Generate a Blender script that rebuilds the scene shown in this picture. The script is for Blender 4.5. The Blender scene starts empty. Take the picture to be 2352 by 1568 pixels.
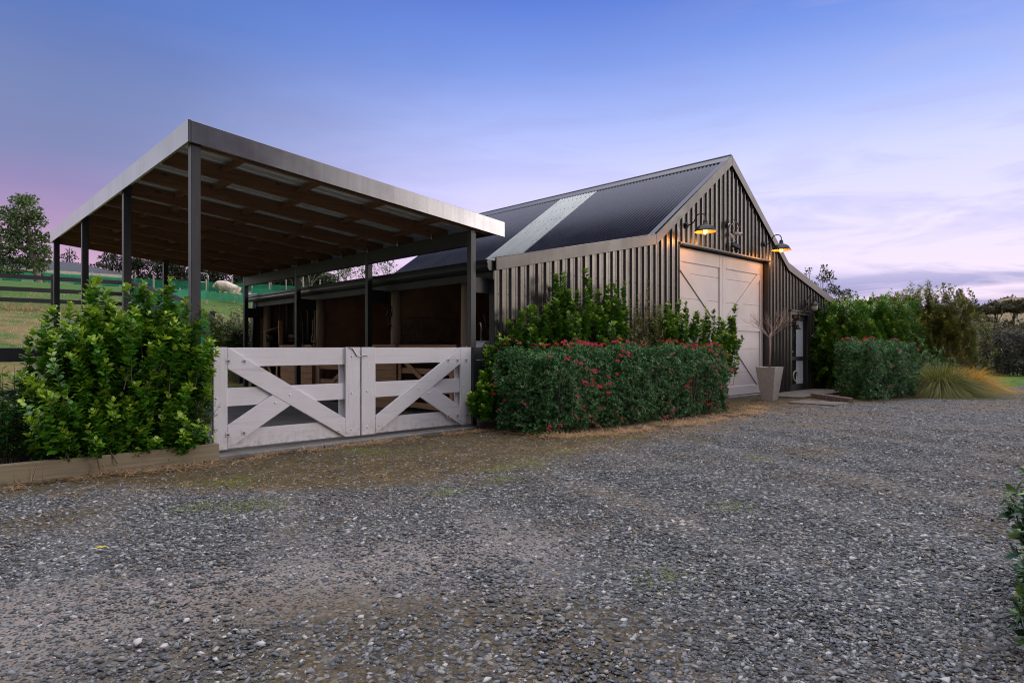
import bpy, math, random
import numpy as np
R = random.Random(7)
G = np.random.default_rng(11)
sc = bpy.context.scene
COL = sc.collection
rad = math.radians
# ------------------------------------------------------------------ camera
F_PX, YAW, HORIZON, EYE = 1462.4, rad(43.49), 797.33, 1.22      # of a 2352 px wide picture
DX, DY = math.sin(YAW), math.cos(YAW)
RX, RY = math.cos(YAW), -math.sin(YAW)
cam_d = bpy.data.cameras.new('camera'); cam = bpy.data.objects.new('camera', cam_d); COL.objects.link(cam)
cam.location = (0, 0, EYE); cam.rotation_euler = (math.pi/2, 0, -YAW)
cam_d.sensor_width = 36; cam_d.lens = F_PX/2352*36; cam_d.shift_y = (HORIZON-784)/2352
cam_d.clip_start = .05; cam_d.clip_end = 3000
sc.camera = cam
def at(px, py, t):                                    # the place a depth t away seen at px, py
    u = (px-1176)/F_PX
    return (t*(DX+u*RX), t*(DY+u*RY), EYE+t*(HORIZON-py)/F_PX)
def onY(px, py, Y):
    u = (px-1176)/F_PX
    return at(px, py, Y/(DY+u*RY))
def onX(px, py, X):
    u = (px-1176)/F_PX
    return at(px, py, X/(DX+u*RX))
# ------------------------------------------------------------------ terrain
def sst(a, b, x):
    t = np.clip((np.asarray(x, float)-a)/(b-a), 0, 1); return t*t*(3-2*t)
HY = [-80, 14.5, 16.8, 18, 20, 22.6, 28, 31, 36, 60, 90, 140, 400]
HZ = [0, 0, .12, .55, 1.15, 1.75, 2.55, 3.35, 4.2, 6.1, 7.6, 9, 12]
def ground_z(x, y):
    x = np.asarray(x, float); y = np.asarray(y, float)
    h = np.interp(y, HY, HZ)*(1-sst(21, 34, x))
    k = y/np.maximum(x, 1.); k = 1-.62*sst(.15, .22, k)
    h = h + 12.5*sst(60, 190, x)*k + 5*sst(200, 500, x)*k
    return h
def gz(x, y): return float(ground_z(x, y))
# ------------------------------------------------------------------ node helpers
def mat(name):
    m = bpy.data.materials.new(name); m.use_nodes = True
    nt = m.node_tree; b = nt.nodes['Principled BSDF']
    return m, nt, b
def nd(nt, t, **k):
    n = nt.nodes.new(t)
    for a, v in k.items(): setattr(n, a, v)
    return n
def lk(nt, a, b): nt.links.new(a, b)
def coord(nt, scale=(1, 1, 1), out='Object'):
    tc = nd(nt, 'ShaderNodeTexCoord'); mp = nd(nt, 'ShaderNodeMapping')
    mp.inputs['Scale'].default_value = scale; lk(nt, tc.outputs[out], mp.inputs[0]); return mp.outputs[0]
def noise(nt, vec, scale, detail=4, rough=.55, dist=0):
    n = nd(nt, 'ShaderNodeTexNoise'); n.inputs['Scale'].default_value = scale; n.inputs['Detail'].default_value = detail
    n.inputs['Roughness'].default_value = rough; n.inputs['Distortion'].default_value = dist
    if vec is not None: lk(nt, vec, n.inputs['Vector'])
    return n.outputs['Fac']
def ramp(nt, fac, stops, interp='LINEAR'):
    r = nd(nt, 'ShaderNodeValToRGB'); r.color_ramp.interpolation = interp
    el = r.color_ramp.elements
    while len(el) < len(stops): el.new(.5)
    for e, (p, c) in zip(el, stops):
        e.position = p; e.color = (*c, 1) if len(c) == 3 else c
    lk(nt, fac, r.inputs[0]); return r.outputs[0]
def mixc(nt, fac, a, b, mode='MIX'):
    m = nd(nt, 'ShaderNodeMix', data_type='RGBA', blend_type=mode)
    for s, v in ((m.inputs[0], fac), (m.inputs[6], a), (m.inputs[7], b)):
        if hasattr(v, 'is_output'): lk(nt, v, s)
        elif isinstance(v, tuple): s.default_value = (*v, 1)
        else: s.default_value = v
    return m.outputs[2]
def mth(nt, op, a, b=None, c=None, clamp=False):
    m = nd(nt, 'ShaderNodeMath', operation=op); m.use_clamp = clamp
    for i, v in enumerate((a, b, c)):
        if v is None: continue
        if hasattr(v, 'is_output'): lk(nt, v, m.inputs[i])
        else: m.inputs[i].default_value = v
    return m.outputs[0]
def bump(nt, b, h, strength=.3, dist=.01):
    n = nd(nt, 'ShaderNodeBump'); n.inputs['Strength'].default_value = strength; n.inputs['Distance'].default_value = dist
    lk(nt, h, n.inputs['Height']); lk(nt, n.outputs[0], b.inputs['Normal'])
def setb(b, **k):
    for a, v in k.items():
        b.inputs[a.replace('_', ' ')].default_value = v
# ------------------------------------------------------------------ materials
def painted_wood(name, c1, c2, rough, axis, saw=.25, dirt=None):
    m, nt, b = mat(name)
    s = {'x': (2, 30, 30), 'y': (30, 2, 30), 'z': (30, 30, 2)}[axis]
    v = coord(nt, s); n1 = noise(nt, v, 1.3, 5, .6)
    v2 = coord(nt); n2 = noise(nt, v2, 3, 5, .6)
    f = mth(nt, 'ADD', mth(nt, 'MULTIPLY', n1, .6), mth(nt, 'MULTIPLY', n2, .5))
    c = ramp(nt, f, [(.3, c2), (.75, c1)])
    if dirt:
        n3 = noise(nt, v2, 60, 2, .5); c = mixc(nt, ramp(nt, n3, [(.70, (0, 0, 0)), (.76, (.6, .6, .6))]), c, dirt)
        n4 = noise(nt, v, .55, 3, .6); c = mixc(nt, ramp(nt, n4, [(.58, (0, 0, 0)), (.75, (.35, .35, .35))]), c, dirt)
    if dirt:
        sz = nd(nt, 'ShaderNodeSeparateXYZ'); lk(nt, v2, sz.inputs[0])
        mr = nd(nt, 'ShaderNodeMapRange'); lk(nt, sz.outputs[2], mr.inputs[0]); mr.inputs[1].default_value = .30; mr.inputs[2].default_value = .06
        n5 = noise(nt, v2, 14, 6, .7); sp_ = mth(nt, 'MULTIPLY', mr.outputs[0], ramp(nt, n5, [(.42, (0, 0, 0)), (.72, (.75, .75, .75))]))
        c = mixc(nt, sp_, c, (.27, .20, .13))
        n6 = noise(nt, coord(nt, (1, 1, 1)), 1.1, 5, .7); c = mixc(nt, ramp(nt, n6, [(.60, (0, 0, 0)), (.78, (.30, .30, .30))]), c, (.36, .32, .28))
    lk(nt, c, b.inputs['Base Color']); setb(b, Roughness=rough)
    w = nd(nt, 'ShaderNodeTexWave', wave_type='BANDS', bands_direction={'x': 'X', 'y': 'Y', 'z': 'Z'}[axis])
    w.inputs['Scale'].default_value = 28; w.inputs['Distortion'].default_value = 2.5; w.inputs['Detail'].default_value = 2; w.inputs['Detail Scale'].default_value = .6
    lk(nt, v2, w.inputs['Vector'])
    h = mth(nt, 'ADD', mth(nt, 'MULTIPLY', w.outputs['Fac'], saw), n1)
    bump(nt, b, h, .35, .004); return m
WHITE = {a: painted_wood('white_paint_'+a, (.70, .68, .70), (.60, .58, .60), .55, a, .3, (.30, .25, .23)) for a in 'xz'}
BLACK = {a: painted_wood('black_stain_'+a, (.024, .024, .027), (.010, .010, .012), .58, a, .1) for a in 'xyz'}
POSTM = painted_wood('black_post_stain', (.040, .040, .045), (.016, .016, .019), .50, 'z', .1)
def raw_wood(name, c1, c2, axis, rough=.8, knots=True):
    m, nt, b = mat(name)
    s = {'x': (.7, 14, 14), 'y': (14, .7, 14), 'z': (14, 14, .7)}[axis]
    v = coord(nt, s); n1 = noise(nt, v, 2, 6, .65, .4)
    c = ramp(nt, n1, [(.28, c2), (.5, tuple((a+d)/2 for a, d in zip(c1, c2))), (.75, c1)])
    if knots:
        kv = coord(nt, {'x': (2.2, 7, 7), 'y': (7, 2.2, 7), 'z': (7, 7, 2.2)}[axis])
        vo = nd(nt, 'ShaderNodeTexVoronoi'); vo.inputs['Scale'].default_value = 1; lk(nt, kv, vo.inputs['Vector'])
        c = mixc(nt, ramp(nt, vo.outputs['Distance'], [(.05, (.85, .85, .85)), (.16, (0, 0, 0))]), c, tuple(x*.3 for x in c2))
    lk(nt, c, b.inputs['Base Color']); setb(b, Roughness=rough); bump(nt, b, n1, .3, .004); return m
RAFT = {a: raw_wood('rafter_timber_'+a, (.26, .135, .066), (.105, .052, .024), a) for a in 'xy'}
STALL = {a: raw_wood('stall_timber_'+a, (.58, .33, .18), (.36, .19, .10), a) for a in 'xyz'}
SLEEPER = raw_wood('sleeper_timber', (.31, .26, .165), (.16, .13, .085), 'x', .85)
POLE = raw_wood('round_pole_timber', (.46, .34, .23), (.26, .18, .12), 'z', .85, False)
PALEPOST = raw_wood('pale_fence_post', (.55, .50, .42), (.32, .29, .24), 'z', .85, False)
def plain(name, c, rough=.5, metal=0, var=.25, scale=6, bmp=0):
    m, nt, b = mat(name)
    n = noise(nt, coord(nt), scale, 4, .6)
    lk(nt, ramp(nt, n, [(.3, tuple(x*(1-var) for x in c)), (.7, tuple(min(1, x*(1+var*.6)) for x in c))]), b.inputs['Base Color'])
    setb(b, Roughness=rough, Metallic=metal)
    if bmp: bump(nt, b, n, bmp, .004)
    return m
def steel(name, c, rough, metal, streak=.25, axis='z'):
    m, nt, b = mat(name)
    s = {'z': (9, 9, .35), 'x': (.4, 9, 9), 'y': (9, .4, 9)}[axis]
    n = noise(nt, coord(nt, s), 2, 4, .6); n2 = noise(nt, coord(nt), 1.4, 4, .6)
    f = mth(nt, 'ADD', mth(nt, 'MULTIPLY', n, .5), mth(nt, 'MULTIPLY', n2, .5))
    lk(nt, ramp(nt, f, [(.3, tuple(x*(1-streak) for x in c)), (.7, tuple(x*(1+streak) for x in c))]), b.inputs['Base Color'])
    lk(nt, ramp(nt, n2, [(.3, (rough-.06,)*3), (.7, (rough+.08,)*3)]), b.inputs['Roughness'])
    setb(b, Metallic=metal); bump(nt, b, n2, .04, .01); return m
CLAD = steel('black_cladding_steel', (.074, .069, .064), .33, .78)
FLASH = steel('black_flashing_steel', (.074, .070, .067), .42, .7)
ROOF = steel('dark_roof_steel', (.050, .053, .072), .26, .65, .12)
RIDGE = steel('ridge_flashing_steel', (.13, .13, .15), .35, .7)
FASCIA = steel('grey_fascia_steel', (.17, .172, .185), .24, .88, .18)
ZINC = steel('bare_roof_sheet', (.62, .68, .68), .5, .3, .15, 'x')
GUTTER = steel('black_gutter_steel', (.028, .029, .031), .35, .3)
GALV = plain('galvanised_steel', (.55, .56, .55), .35, .9)
BOLTW = plain('white_painted_bolt', (.66, .63, .65), .4)
BOLTG = plain('grey_bolt_head', (.18, .17, .18), .4, .5)
BLKMETAL = plain('black_metal', (.022, .021, .021), .38, .4)
BRONZE = plain('dark_bronze', (.05, .038, .030), .4, .6)
CONCRETE = plain('concrete', (.20, .185, .17), .9, 0, .3, 5, .5)
FLOORC = plain('floor_concrete', (.20, .185, .17), .8, 0, .3, 1.5, .2)
POTM = plain('pot_stone', (.46, .42, .37), .85, 0, .15, 14, .25)
BRICK = plain('edging_brick', (.16, .12, .10), .9, 0, .4, 8, .5)
PLY = plain('plywood', (.40, .23, .12), .8, 0, .35, 2.2)
WHITEP = plain('white_plastic', (.75, .75, .76), .35, 0, .06)
REDP = plain('red_plastic', (.45, .03, .04), .4)
def skylight_mat():
    m, nt, b = mat('translucent_roof_sheet')
    n = noise(nt, coord(nt, (.6, 6, .6)), 3, 4, .6)
    lk(nt, ramp(nt, n, [(.3, (.48, .51, .49)), (.7, (.66, .69, .66))]), b.inputs['Base Color'])
    setb(b, Roughness=.5); return m
SKYL = skylight_mat()
def door_mat():
    m, nt, b = mat('barn_door_paint')
    n = noise(nt, coord(nt), 1.6, 5, .6); n2 = noise(nt, coord(nt), 30, 3, .6)
    f = mth(nt, 'ADD', mth(nt, 'MULTIPLY', n, .7), mth(nt, 'MULTIPLY', n2, .3))
    lk(nt, ramp(nt, f, [(.35, (.56, .515, .505)), (.6, (.66, .605, .595))]), b.inputs['Base Color'])
    setb(b, Roughness=.5); bump(nt, b, n2, .08, .003); return m
DOORM = door_mat()
def glass_mat():
    m, nt, b = mat('dark_window_glass'); setb(b, Roughness=.03, Metallic=0); b.inputs['Base Color'].default_value = (.02, .022, .025, 1)
    b.inputs['Specular IOR Level'].default_value = .8; return m
GLASS = glass_mat()
FROST = plain('frosted_glass', (.55, .58, .60), .35, 0, .2, 40)
def emis(name, c, s):
    m, nt, b = mat(name); b.inputs['Base Color'].default_value = (*c, 1)
    b.inputs['Emission Color'].default_value = (*c, 1); b.inputs['Emission Strength'].default_value = s; return m
BULB = emis('lit_bulb', (1, .50, .12), 5)
SHADEIN = plain('lamp_shade_enamel', (.36, .21, .09), .3)
def leaf_mat(name, dark, light, tipc, rough=.35, trans=.25, hue2=None, spec=.5, gain=1.5):
    m, nt, b = mat(name)
    dark, light, tipc = [tuple(min(.75, x*gain) for x in q) for q in (dark, light, tipc)]
    g = nd(nt, 'ShaderNodeNewGeometry')
    c = ramp(nt, g.outputs['Random Per Island'], [(0, dark), (.55, tuple((a+d)/2 for a, d in zip(dark, light))), (1, light)])
    at_ = nd(nt, 'ShaderNodeAttribute', attribute_name='tip')
    c = mixc(nt, at_.outputs['Fac'], c, tipc)
    if hue2:
        m2 = mth(nt, 'MULTIPLY', g.outputs['Random Per Island'], 7.31); m2 = mth(nt, 'FRACT', m2)
        c = mixc(nt, mth(nt, 'GREATER_THAN', m2, hue2[1]), c, hue2[0])
    lk(nt, c, b.inputs['Base Color']); setb(b, Roughness=rough); b.inputs['Specular IOR Level'].default_value = spec
    if trans:
        tr = nd(nt, 'ShaderNodeBsdfTranslucent'); lk(nt, c, tr.inputs[0]); mx = nd(nt, 'ShaderNodeMixShader'); mx.inputs[0].default_value = trans
        lk(nt, b.outputs[0], mx.inputs[1]); lk(nt, tr.outputs[0], mx.inputs[2]); lk(nt, mx.outputs[0], nt.nodes['Material Output'].inputs[0])
    return m
L_BROAD = leaf_mat('broadleaf_leaves', (.024, .095, .010), (.10, .25, .016), (.27, .37, .028), .28, .22, None, .6)
L_SHRUB = leaf_mat('shrub_leaves', (.030, .088, .012), (.090, .20, .016), (.20, .29, .025), .33, .22, ((.45, .22, .02), .988))
L_HEDGE = leaf_mat('hedge_leaves', (.010, .052, .014), (.055, .135, .042), (.17, .21, .09), .42, .22, ((.21, .22, .12), .93), .35, 1.95)
L_OLIVE = leaf_mat('olive_leaves', (.058, .078, .014), (.165, .165, .032), (.28, .23, .05), .4, .22)
L_ORANGE = leaf_mat('autumn_leaves', (.07, .05, .012), (.22, .11, .018), (.34, .16, .025), .4, .3)
L_DARK = leaf_mat('dark_leaves', (.016, .020, .013), (.060, .065, .042), (.14, .12, .095), .38, .12)
L_FARH = leaf_mat('far_hedge_leaves', (.030, .034, .022), (.085, .075, .055), (.14, .10, .075), .5, .12)
L_TREE = leaf_mat('tree_leaves', (.030, .062, .018), (.11, .16, .045), (.14, .16, .05), .45, .2)
L_PINE = leaf_mat('conifer_leaves', (.020, .030, .018), (.055, .066, .036), (.08, .085, .045), .55, .15)
L_RTREE = leaf_mat('woodland_leaves', (.030, .030, .016), (.085, .074, .034), (.12, .09, .04), .55, .15)
L_CLIMB = leaf_mat('climber_leaves', (.022, .05, .016), (.10, .15, .03), (.24, .24, .05), .4, .2)
L_NEAR = leaf_mat('near_hedge_leaves', (.012, .050, .022), (.075, .125, .060), (.20, .27, .05), .3, .18, None, .7)
FLOWR = leaf_mat('red_flowers', (.55, .020, .030), (.75, .045, .06), (.7, .1, .1), .6, .3)
FLOWP = leaf_mat('pink_red_flowers', (.58, .03, .085), (.75, .08, .15), (.7, .1, .1), .6, .3)
FLOWB = leaf_mat('faded_flowers', (.20, .075, .05), (.34, .16, .12), (.3, .2, .15), .7, .2)
BARK = plain('bark', (.10, .075, .055), .9, 0, .4, 9, .5)
PALEBARK = plain('pale_bark', (.30, .25, .20), .9, 0, .35, 9, .4)
TWIG = plain('bare_twig_bark', (.46, .33, .28), .8, 0, .3, 20)
STRAW = leaf_mat('dry_grass_blades', (.24, .13, .055), (.44, .28, .14), (.5, .35, .2), .8, .25)
GRASSB = leaf_mat('green_grass_blades', (.045, .12, .012), (.12, .22, .022), (.26, .22, .05), .6, .3)
TUSS_G = leaf_mat('green_tussock_blades', (.034, .058, .008), (.115, .135, .022), (.23, .19, .04), .5, .25)
TUSS_O = leaf_mat('golden_tussock_blades', (.20, .12, .014), (.52, .26, .028), (.62, .33, .04), .5, .3)
def cloth_mat(name, c, alpha):
    m, nt, b = mat(name)
    n = noise(nt, coord(nt), 2.2, 4, .6)
    lk(nt, ramp(nt, n, [(.3, tuple(x*.75 for x in c)), (.7, tuple(x*1.25 for x in c))]), b.inputs['Base Color']); setb(b, Roughness=.8, Alpha=alpha)
    return m
CLOTH = cloth_mat('green_shade_cloth', (.012, .30, .16), .78)
CLOTHB = cloth_mat('bright_green_shade_cloth', (.010, .36, .12), .95)
WOOL = plain('sheep_wool', (.82, .69, .55), .95, 0, .3, 30, 1.0)
SHEEPF = plain('sheep_face', (.50, .42, .36), .8)
HROOF = plain('house_roof', (.040, .042, .052), .6)
HWALL = plain('house_wall', (.62, .58, .48), .7)
ROPE = plain('rope', (.38, .27, .18), .9)
# ------------------------------------------------------------------ object helpers
ORG = {}
def link_obj(name, data, parent, loc=(0, 0, 0)):
    o = bpy.data.objects.new(name, data); COL.objects.link(o)
    if parent is not None:
        o.parent = parent; ORG[o] = ORG[parent]
    else:
        o.location = loc; ORG[o] = np.array(loc, float)
    return o
def tag(o, label=None, cat=None, group=None, kind=None):
    for k, v in (('label', label), ('category', cat), ('group', group), ('kind', kind)):
        if v: o[k] = v
    return o
def thing(name, label, cat, loc, group=None):
    return tag(link_obj(name, None, None, loc), label, cat, group)
class MB:
    def __init__(s): s.v = []; s.f = []
    def quads(s, V, Fs):
        k = len(s.v); s.v += [tuple(p) for p in V]; s.f += [tuple(i+k for i in f) for f in Fs]; return s
    def box(s, x0, x1, y0, y1, z0, z1):
        V = [(x, y, z) for z in (z0, z1) for y in (y0, y1) for x in (x0, x1)]
        return s.quads(V, [(0, 2, 3, 1), (4, 5, 7, 6), (0, 1, 5, 4), (2, 6, 7, 3), (0, 4, 6, 2), (1, 3, 7, 5)])
    def beam(s, p, q, w, h, side=None):               # bar from p to q, w along side vector, h along the third
        p = np.array(p, float); q = np.array(q, float); a = q-p; a /= np.linalg.norm(a)
        sd = np.array(side, float) if side is not None else (np.array((0, 0, 1.)) if abs(a[2]) < .9 else np.array((1., 0, 0)))
        sd = sd-a*(sd@a); sd /= np.linalg.norm(sd); t = np.cross(a, sd)
        V = [e+sd*i*w/2+t*j*h/2 for e in (p, q) for i, j in ((-1, -1), (1, -1), (1, 1), (-1, 1))]
        return s.quads(V, [(3, 2, 1, 0), (4, 5, 6, 7), (0, 1, 5, 4), (1, 2, 6, 5), (2, 3, 7, 6), (3, 0, 4, 7)])
    def tube(s, pts, rads, n=8, cap=True):
        pts = [np.array(p, float) for p in pts]
        if not hasattr(rads, '__len__'): rads = [rads]*len(pts)
        k = len(s.v); u = None
        for i, p in enumerate(pts):
            a = pts[min(i+1, len(pts)-1)]-pts[max(i-1, 0)]; a = a/(np.linalg.norm(a)+1e-9)
            if u is None: u = np.cross(a, (0, 0, 1.) if abs(a[2]) < .9 else (1., 0, 0))
            u = u-a*(u@a); u /= np.linalg.norm(u)+1e-9; w = np.cross(a, u)
            for j in range(n):
                th = 2*math.pi*j/n; s.v.append(tuple(p+(u*math.cos(th)+w*math.sin(th))*rads[i]))
        for i in range(len(pts)-1):
            for j in range(n): s.f.append((k+i*n+j, k+i*n+(j+1) % n, k+(i+1)*n+(j+1) % n, k+(i+1)*n+j))
        if cap:
            s.f.append(tuple(k+j for j in range(n))[::-1]); s.f.append(tuple(k+(len(pts)-1)*n+j for j in range(n)))
        return s
    def lathe(s, c, prof, n=24, axis='z'):
        k = len(s.v)
        for r, h in prof:
            for j in range(n):
                th = 2*math.pi*j/n; a, b = r*math.cos(th), r*math.sin(th)
                s.v.append({'z': (c[0]+a, c[1]+b, c[2]+h), 'y': (c[0]+a, c[1]+h, c[2]+b), 'x': (c[0]+h, c[1]+a, c[2]+b)}[axis])
        for i in range(len(prof)-1):
            for j in range(n): s.f.append((k+i*n+j, k+i*n+(j+1) % n, k+(i+1)*n+(j+1) % n, k+(i+1)*n+j))
        return s
    def prism(s, poly, d0, d1, axis='y'):             # polygon in the plane across axis, pulled from d0 to d1
        n = len(poly); mk = {'y': lambda a, b, d: (a, d, b), 'x': lambda a, b, d: (d, a, b), 'z': lambda a, b, d: (a, b, d)}[axis]
        V = [mk(a, b, d) for d in (d0, d1) for a, b in poly]
        return s.quads(V, [tuple(range(n)), tuple(range(2*n-1, n-1, -1))]+[(i, i+n, (i+1) % n+n, (i+1) % n) for i in range(n)])
    def build(s, name, m, parent=None, smooth=False, bevel=0):
        V = np.array(s.v, float); me = bpy.data.meshes.new(name)
        if parent is None:
            loc = np.array([(V[:, 0].min()+V[:, 0].max())/2, (V[:, 1].min()+V[:, 1].max())/2, V[:, 2].min()])
        else: loc = ORG[parent]
        me.from_pydata([tuple(p) for p in V-loc], [], s.f); me.update()
        if m: me.materials.append(m)
        if smooth: me.polygons.foreach_set('use_smooth', [True]*len(me.polygons))
        o = link_obj(name, me, parent, tuple(loc))
        if bevel:
            bm_ = o.modifiers.new('bevel', 'BEVEL'); bm_.width = bevel; bm_.segments = 1; bm_.limit_method = 'ANGLE'
        return o
def np_mesh(name, V, Fc, m, parent=None, tip=None, smooth=False, loc=None):   # Fc: (n, k) faces
    V = np.asarray(V, float)
    L = ORG[parent] if parent is not None else (np.array(loc, float) if loc is not None else np.array([V[:, 0].mean(), V[:, 1].mean(), V[:, 2].min()]))
    me = bpy.data.meshes.new(name); n, k = Fc.shape
    me.vertices.add(len(V)); me.vertices.foreach_set('co', (V-L).astype(np.float32).ravel())
    me.loops.add(n*k); me.loops.foreach_set('vertex_index', Fc.astype(np.int32).ravel())
    me.polygons.add(n); me.polygons.foreach_set('loop_start', np.arange(0, n*k, k, dtype=np.int32)); me.polygons.foreach_set('loop_total', np.full(n, k, np.int32))
    if smooth: me.polygons.foreach_set('use_smooth', np.ones(n, bool))
    me.update(calc_edges=True)
    if tip is not None:
        a = me.attributes.new('tip', 'FLOAT', 'POINT'); a.data.foreach_set('value', np.asarray(tip, np.float32))
    me.materials.append(m)
    return link_obj(name, me, parent, tuple(L))
def unit(a): return a/(np.linalg.norm(a, axis=-1, keepdims=True)+1e-9)
# leaf outlines: (along, across, lift) per vertex
T_SMALL = (np.array([(0, 0, 0), (.5, -.5, .16), (1, 0, -.05), (.5, .5, .16)]), np.array([(0, 1, 2), (0, 2, 3)]))
def _big():
    V = []; W = [.06, .36, .5, .47, .30, .02]; Fs = []
    for i, w in enumerate(W):
        s = i/5; z = .10*math.sin(s*2.6)-.18*s*s
        for k in (-1, 0, 1): V.append((s, k*w, z+(.16*abs(k)*(w+.1) + (.05*((-1)**i)*abs(k)))))
    for i in range(5):
        for k in range(2): a = i*3+k; Fs += [(a, a+1, a+4), (a, a+4, a+3)]
    return np.array(V), np.array(Fs)
T_BIG = _big()
def leaves(P, D, N, L, W, T):
    D = unit(D); N = N-D*(N*D).sum(1, keepdims=True); N = unit(N); S = np.cross(N, D)
    tv, tf = T; L = np.asarray(L)[:, None, None]; W = np.asarray(W)[:, None, None]
    V = P[:, None, :]+D[:, None, :]*tv[None, :, 0:1]*L+S[:, None, :]*tv[None, :, 1:2]*W+N[:, None, :]*tv[None, :, 2:3]*W
    Fc = tf[None]+(np.arange(len(P))*len(tv))[:, None, None]
    return V.reshape(-1, 3), Fc.reshape(-1, tf.shape[1])
def rnd(n): return unit(G.normal(size=(n, 3)))
# ------------------------------------------------------------------ plants
def shoots_to_leaves(shoots, L, W, T, up=.55, tipfrac=.12, jit=.25):
    """shoots: (base, top, first leaf share, number of leaves)"""
    P = []; D = []; N = []; S = []; tip = []
    for b, t, s0, n in shoots:
        b = np.array(b, float); t = np.array(t, float); ax = unit(t-b); ln = np.linalg.norm(t-b)
        s = s0+(1-s0)*np.sort(G.random(n)); bend = rnd(1)[0]*ln*.05
        p = b+(t-b)*s[:, None]+bend*np.sin(s*3.1)[:, None]
        u = np.cross(ax, (0, 0, 1.) if abs(ax[2]) < .9 else (1., 0, 0)); u = unit(u); w = np.cross(ax, u)
        th = np.arange(n)*2.4+G.random()*6+G.normal(size=n)*.4
        ra = u*np.cos(th)[:, None]+w*np.sin(th)[:, None]
        k = up+.9*np.clip((s-.86)/.14, 0, 1)
        d = ra+ax*k[:, None]+G.normal(size=(n, 3))*jit*.5
        P.append(p+ra*.006); D.append(d); N.append(ax-ra*.2+G.normal(size=(n, 3))*jit)
        sz = (.75+.5*G.random(n))*np.where(s > .93, .7, 1); S.append(sz)
        tip.append(np.clip((s-(1-tipfrac*1.6))/tipfrac, 0, 1)*(.35+.65*G.random(n)))
    P = np.concatenate(P); D = np.concatenate(D); N = np.concatenate(N); S = np.concatenate(S); tip = np.concatenate(tip)
    V, Fc = leaves(P, D, N, S*L, S*W, T)
    return V, Fc, np.repeat(tip, len(T[0]))
def stems_mesh(shoots, r=.006, n=5):
    mb = MB()
    for b, t, s0, k in (shoots if len(shoots) < 60 else shoots[::3]):
        b = np.array(b, float); t = np.array(t, float); m_ = (b+t)/2+rnd(1)[0]*np.linalg.norm(t-b)*.03
        mb.tube([b, m_, t], [r*1.5, r, r*.4], n, False)
    return mb
def shrub(name, label, cat, shoots, L, W, T, m, group=None, up=.55, tipfrac=.12, stem_r=.006, stem_m=None):
    b = np.mean([s[0] for s in shoots], 0); root = thing(name, label, cat, (float(b[0]), float(b[1]), float(min(s[0][2] for s in shoots))), group)
    V, Fc, tip = shoots_to_leaves(shoots, L, W, T, up, tipfrac)
    np_mesh('foliage', V, Fc, m, root, tip)
    stems_mesh(shoots, stem_r).build('stem', stem_m or BARK, root)
    return root
def vnoise(P, s, seed=0):                             # cheap smooth noise from sines
    r = np.random.default_rng(seed); o = np.zeros(len(P))
    for k in range(6):
        d = r.normal(size=3)*s*(1+.35*k); o += np.sin(P@d+r.random()*6.28)/(1+.4*k)
    return o/3.2
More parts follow.
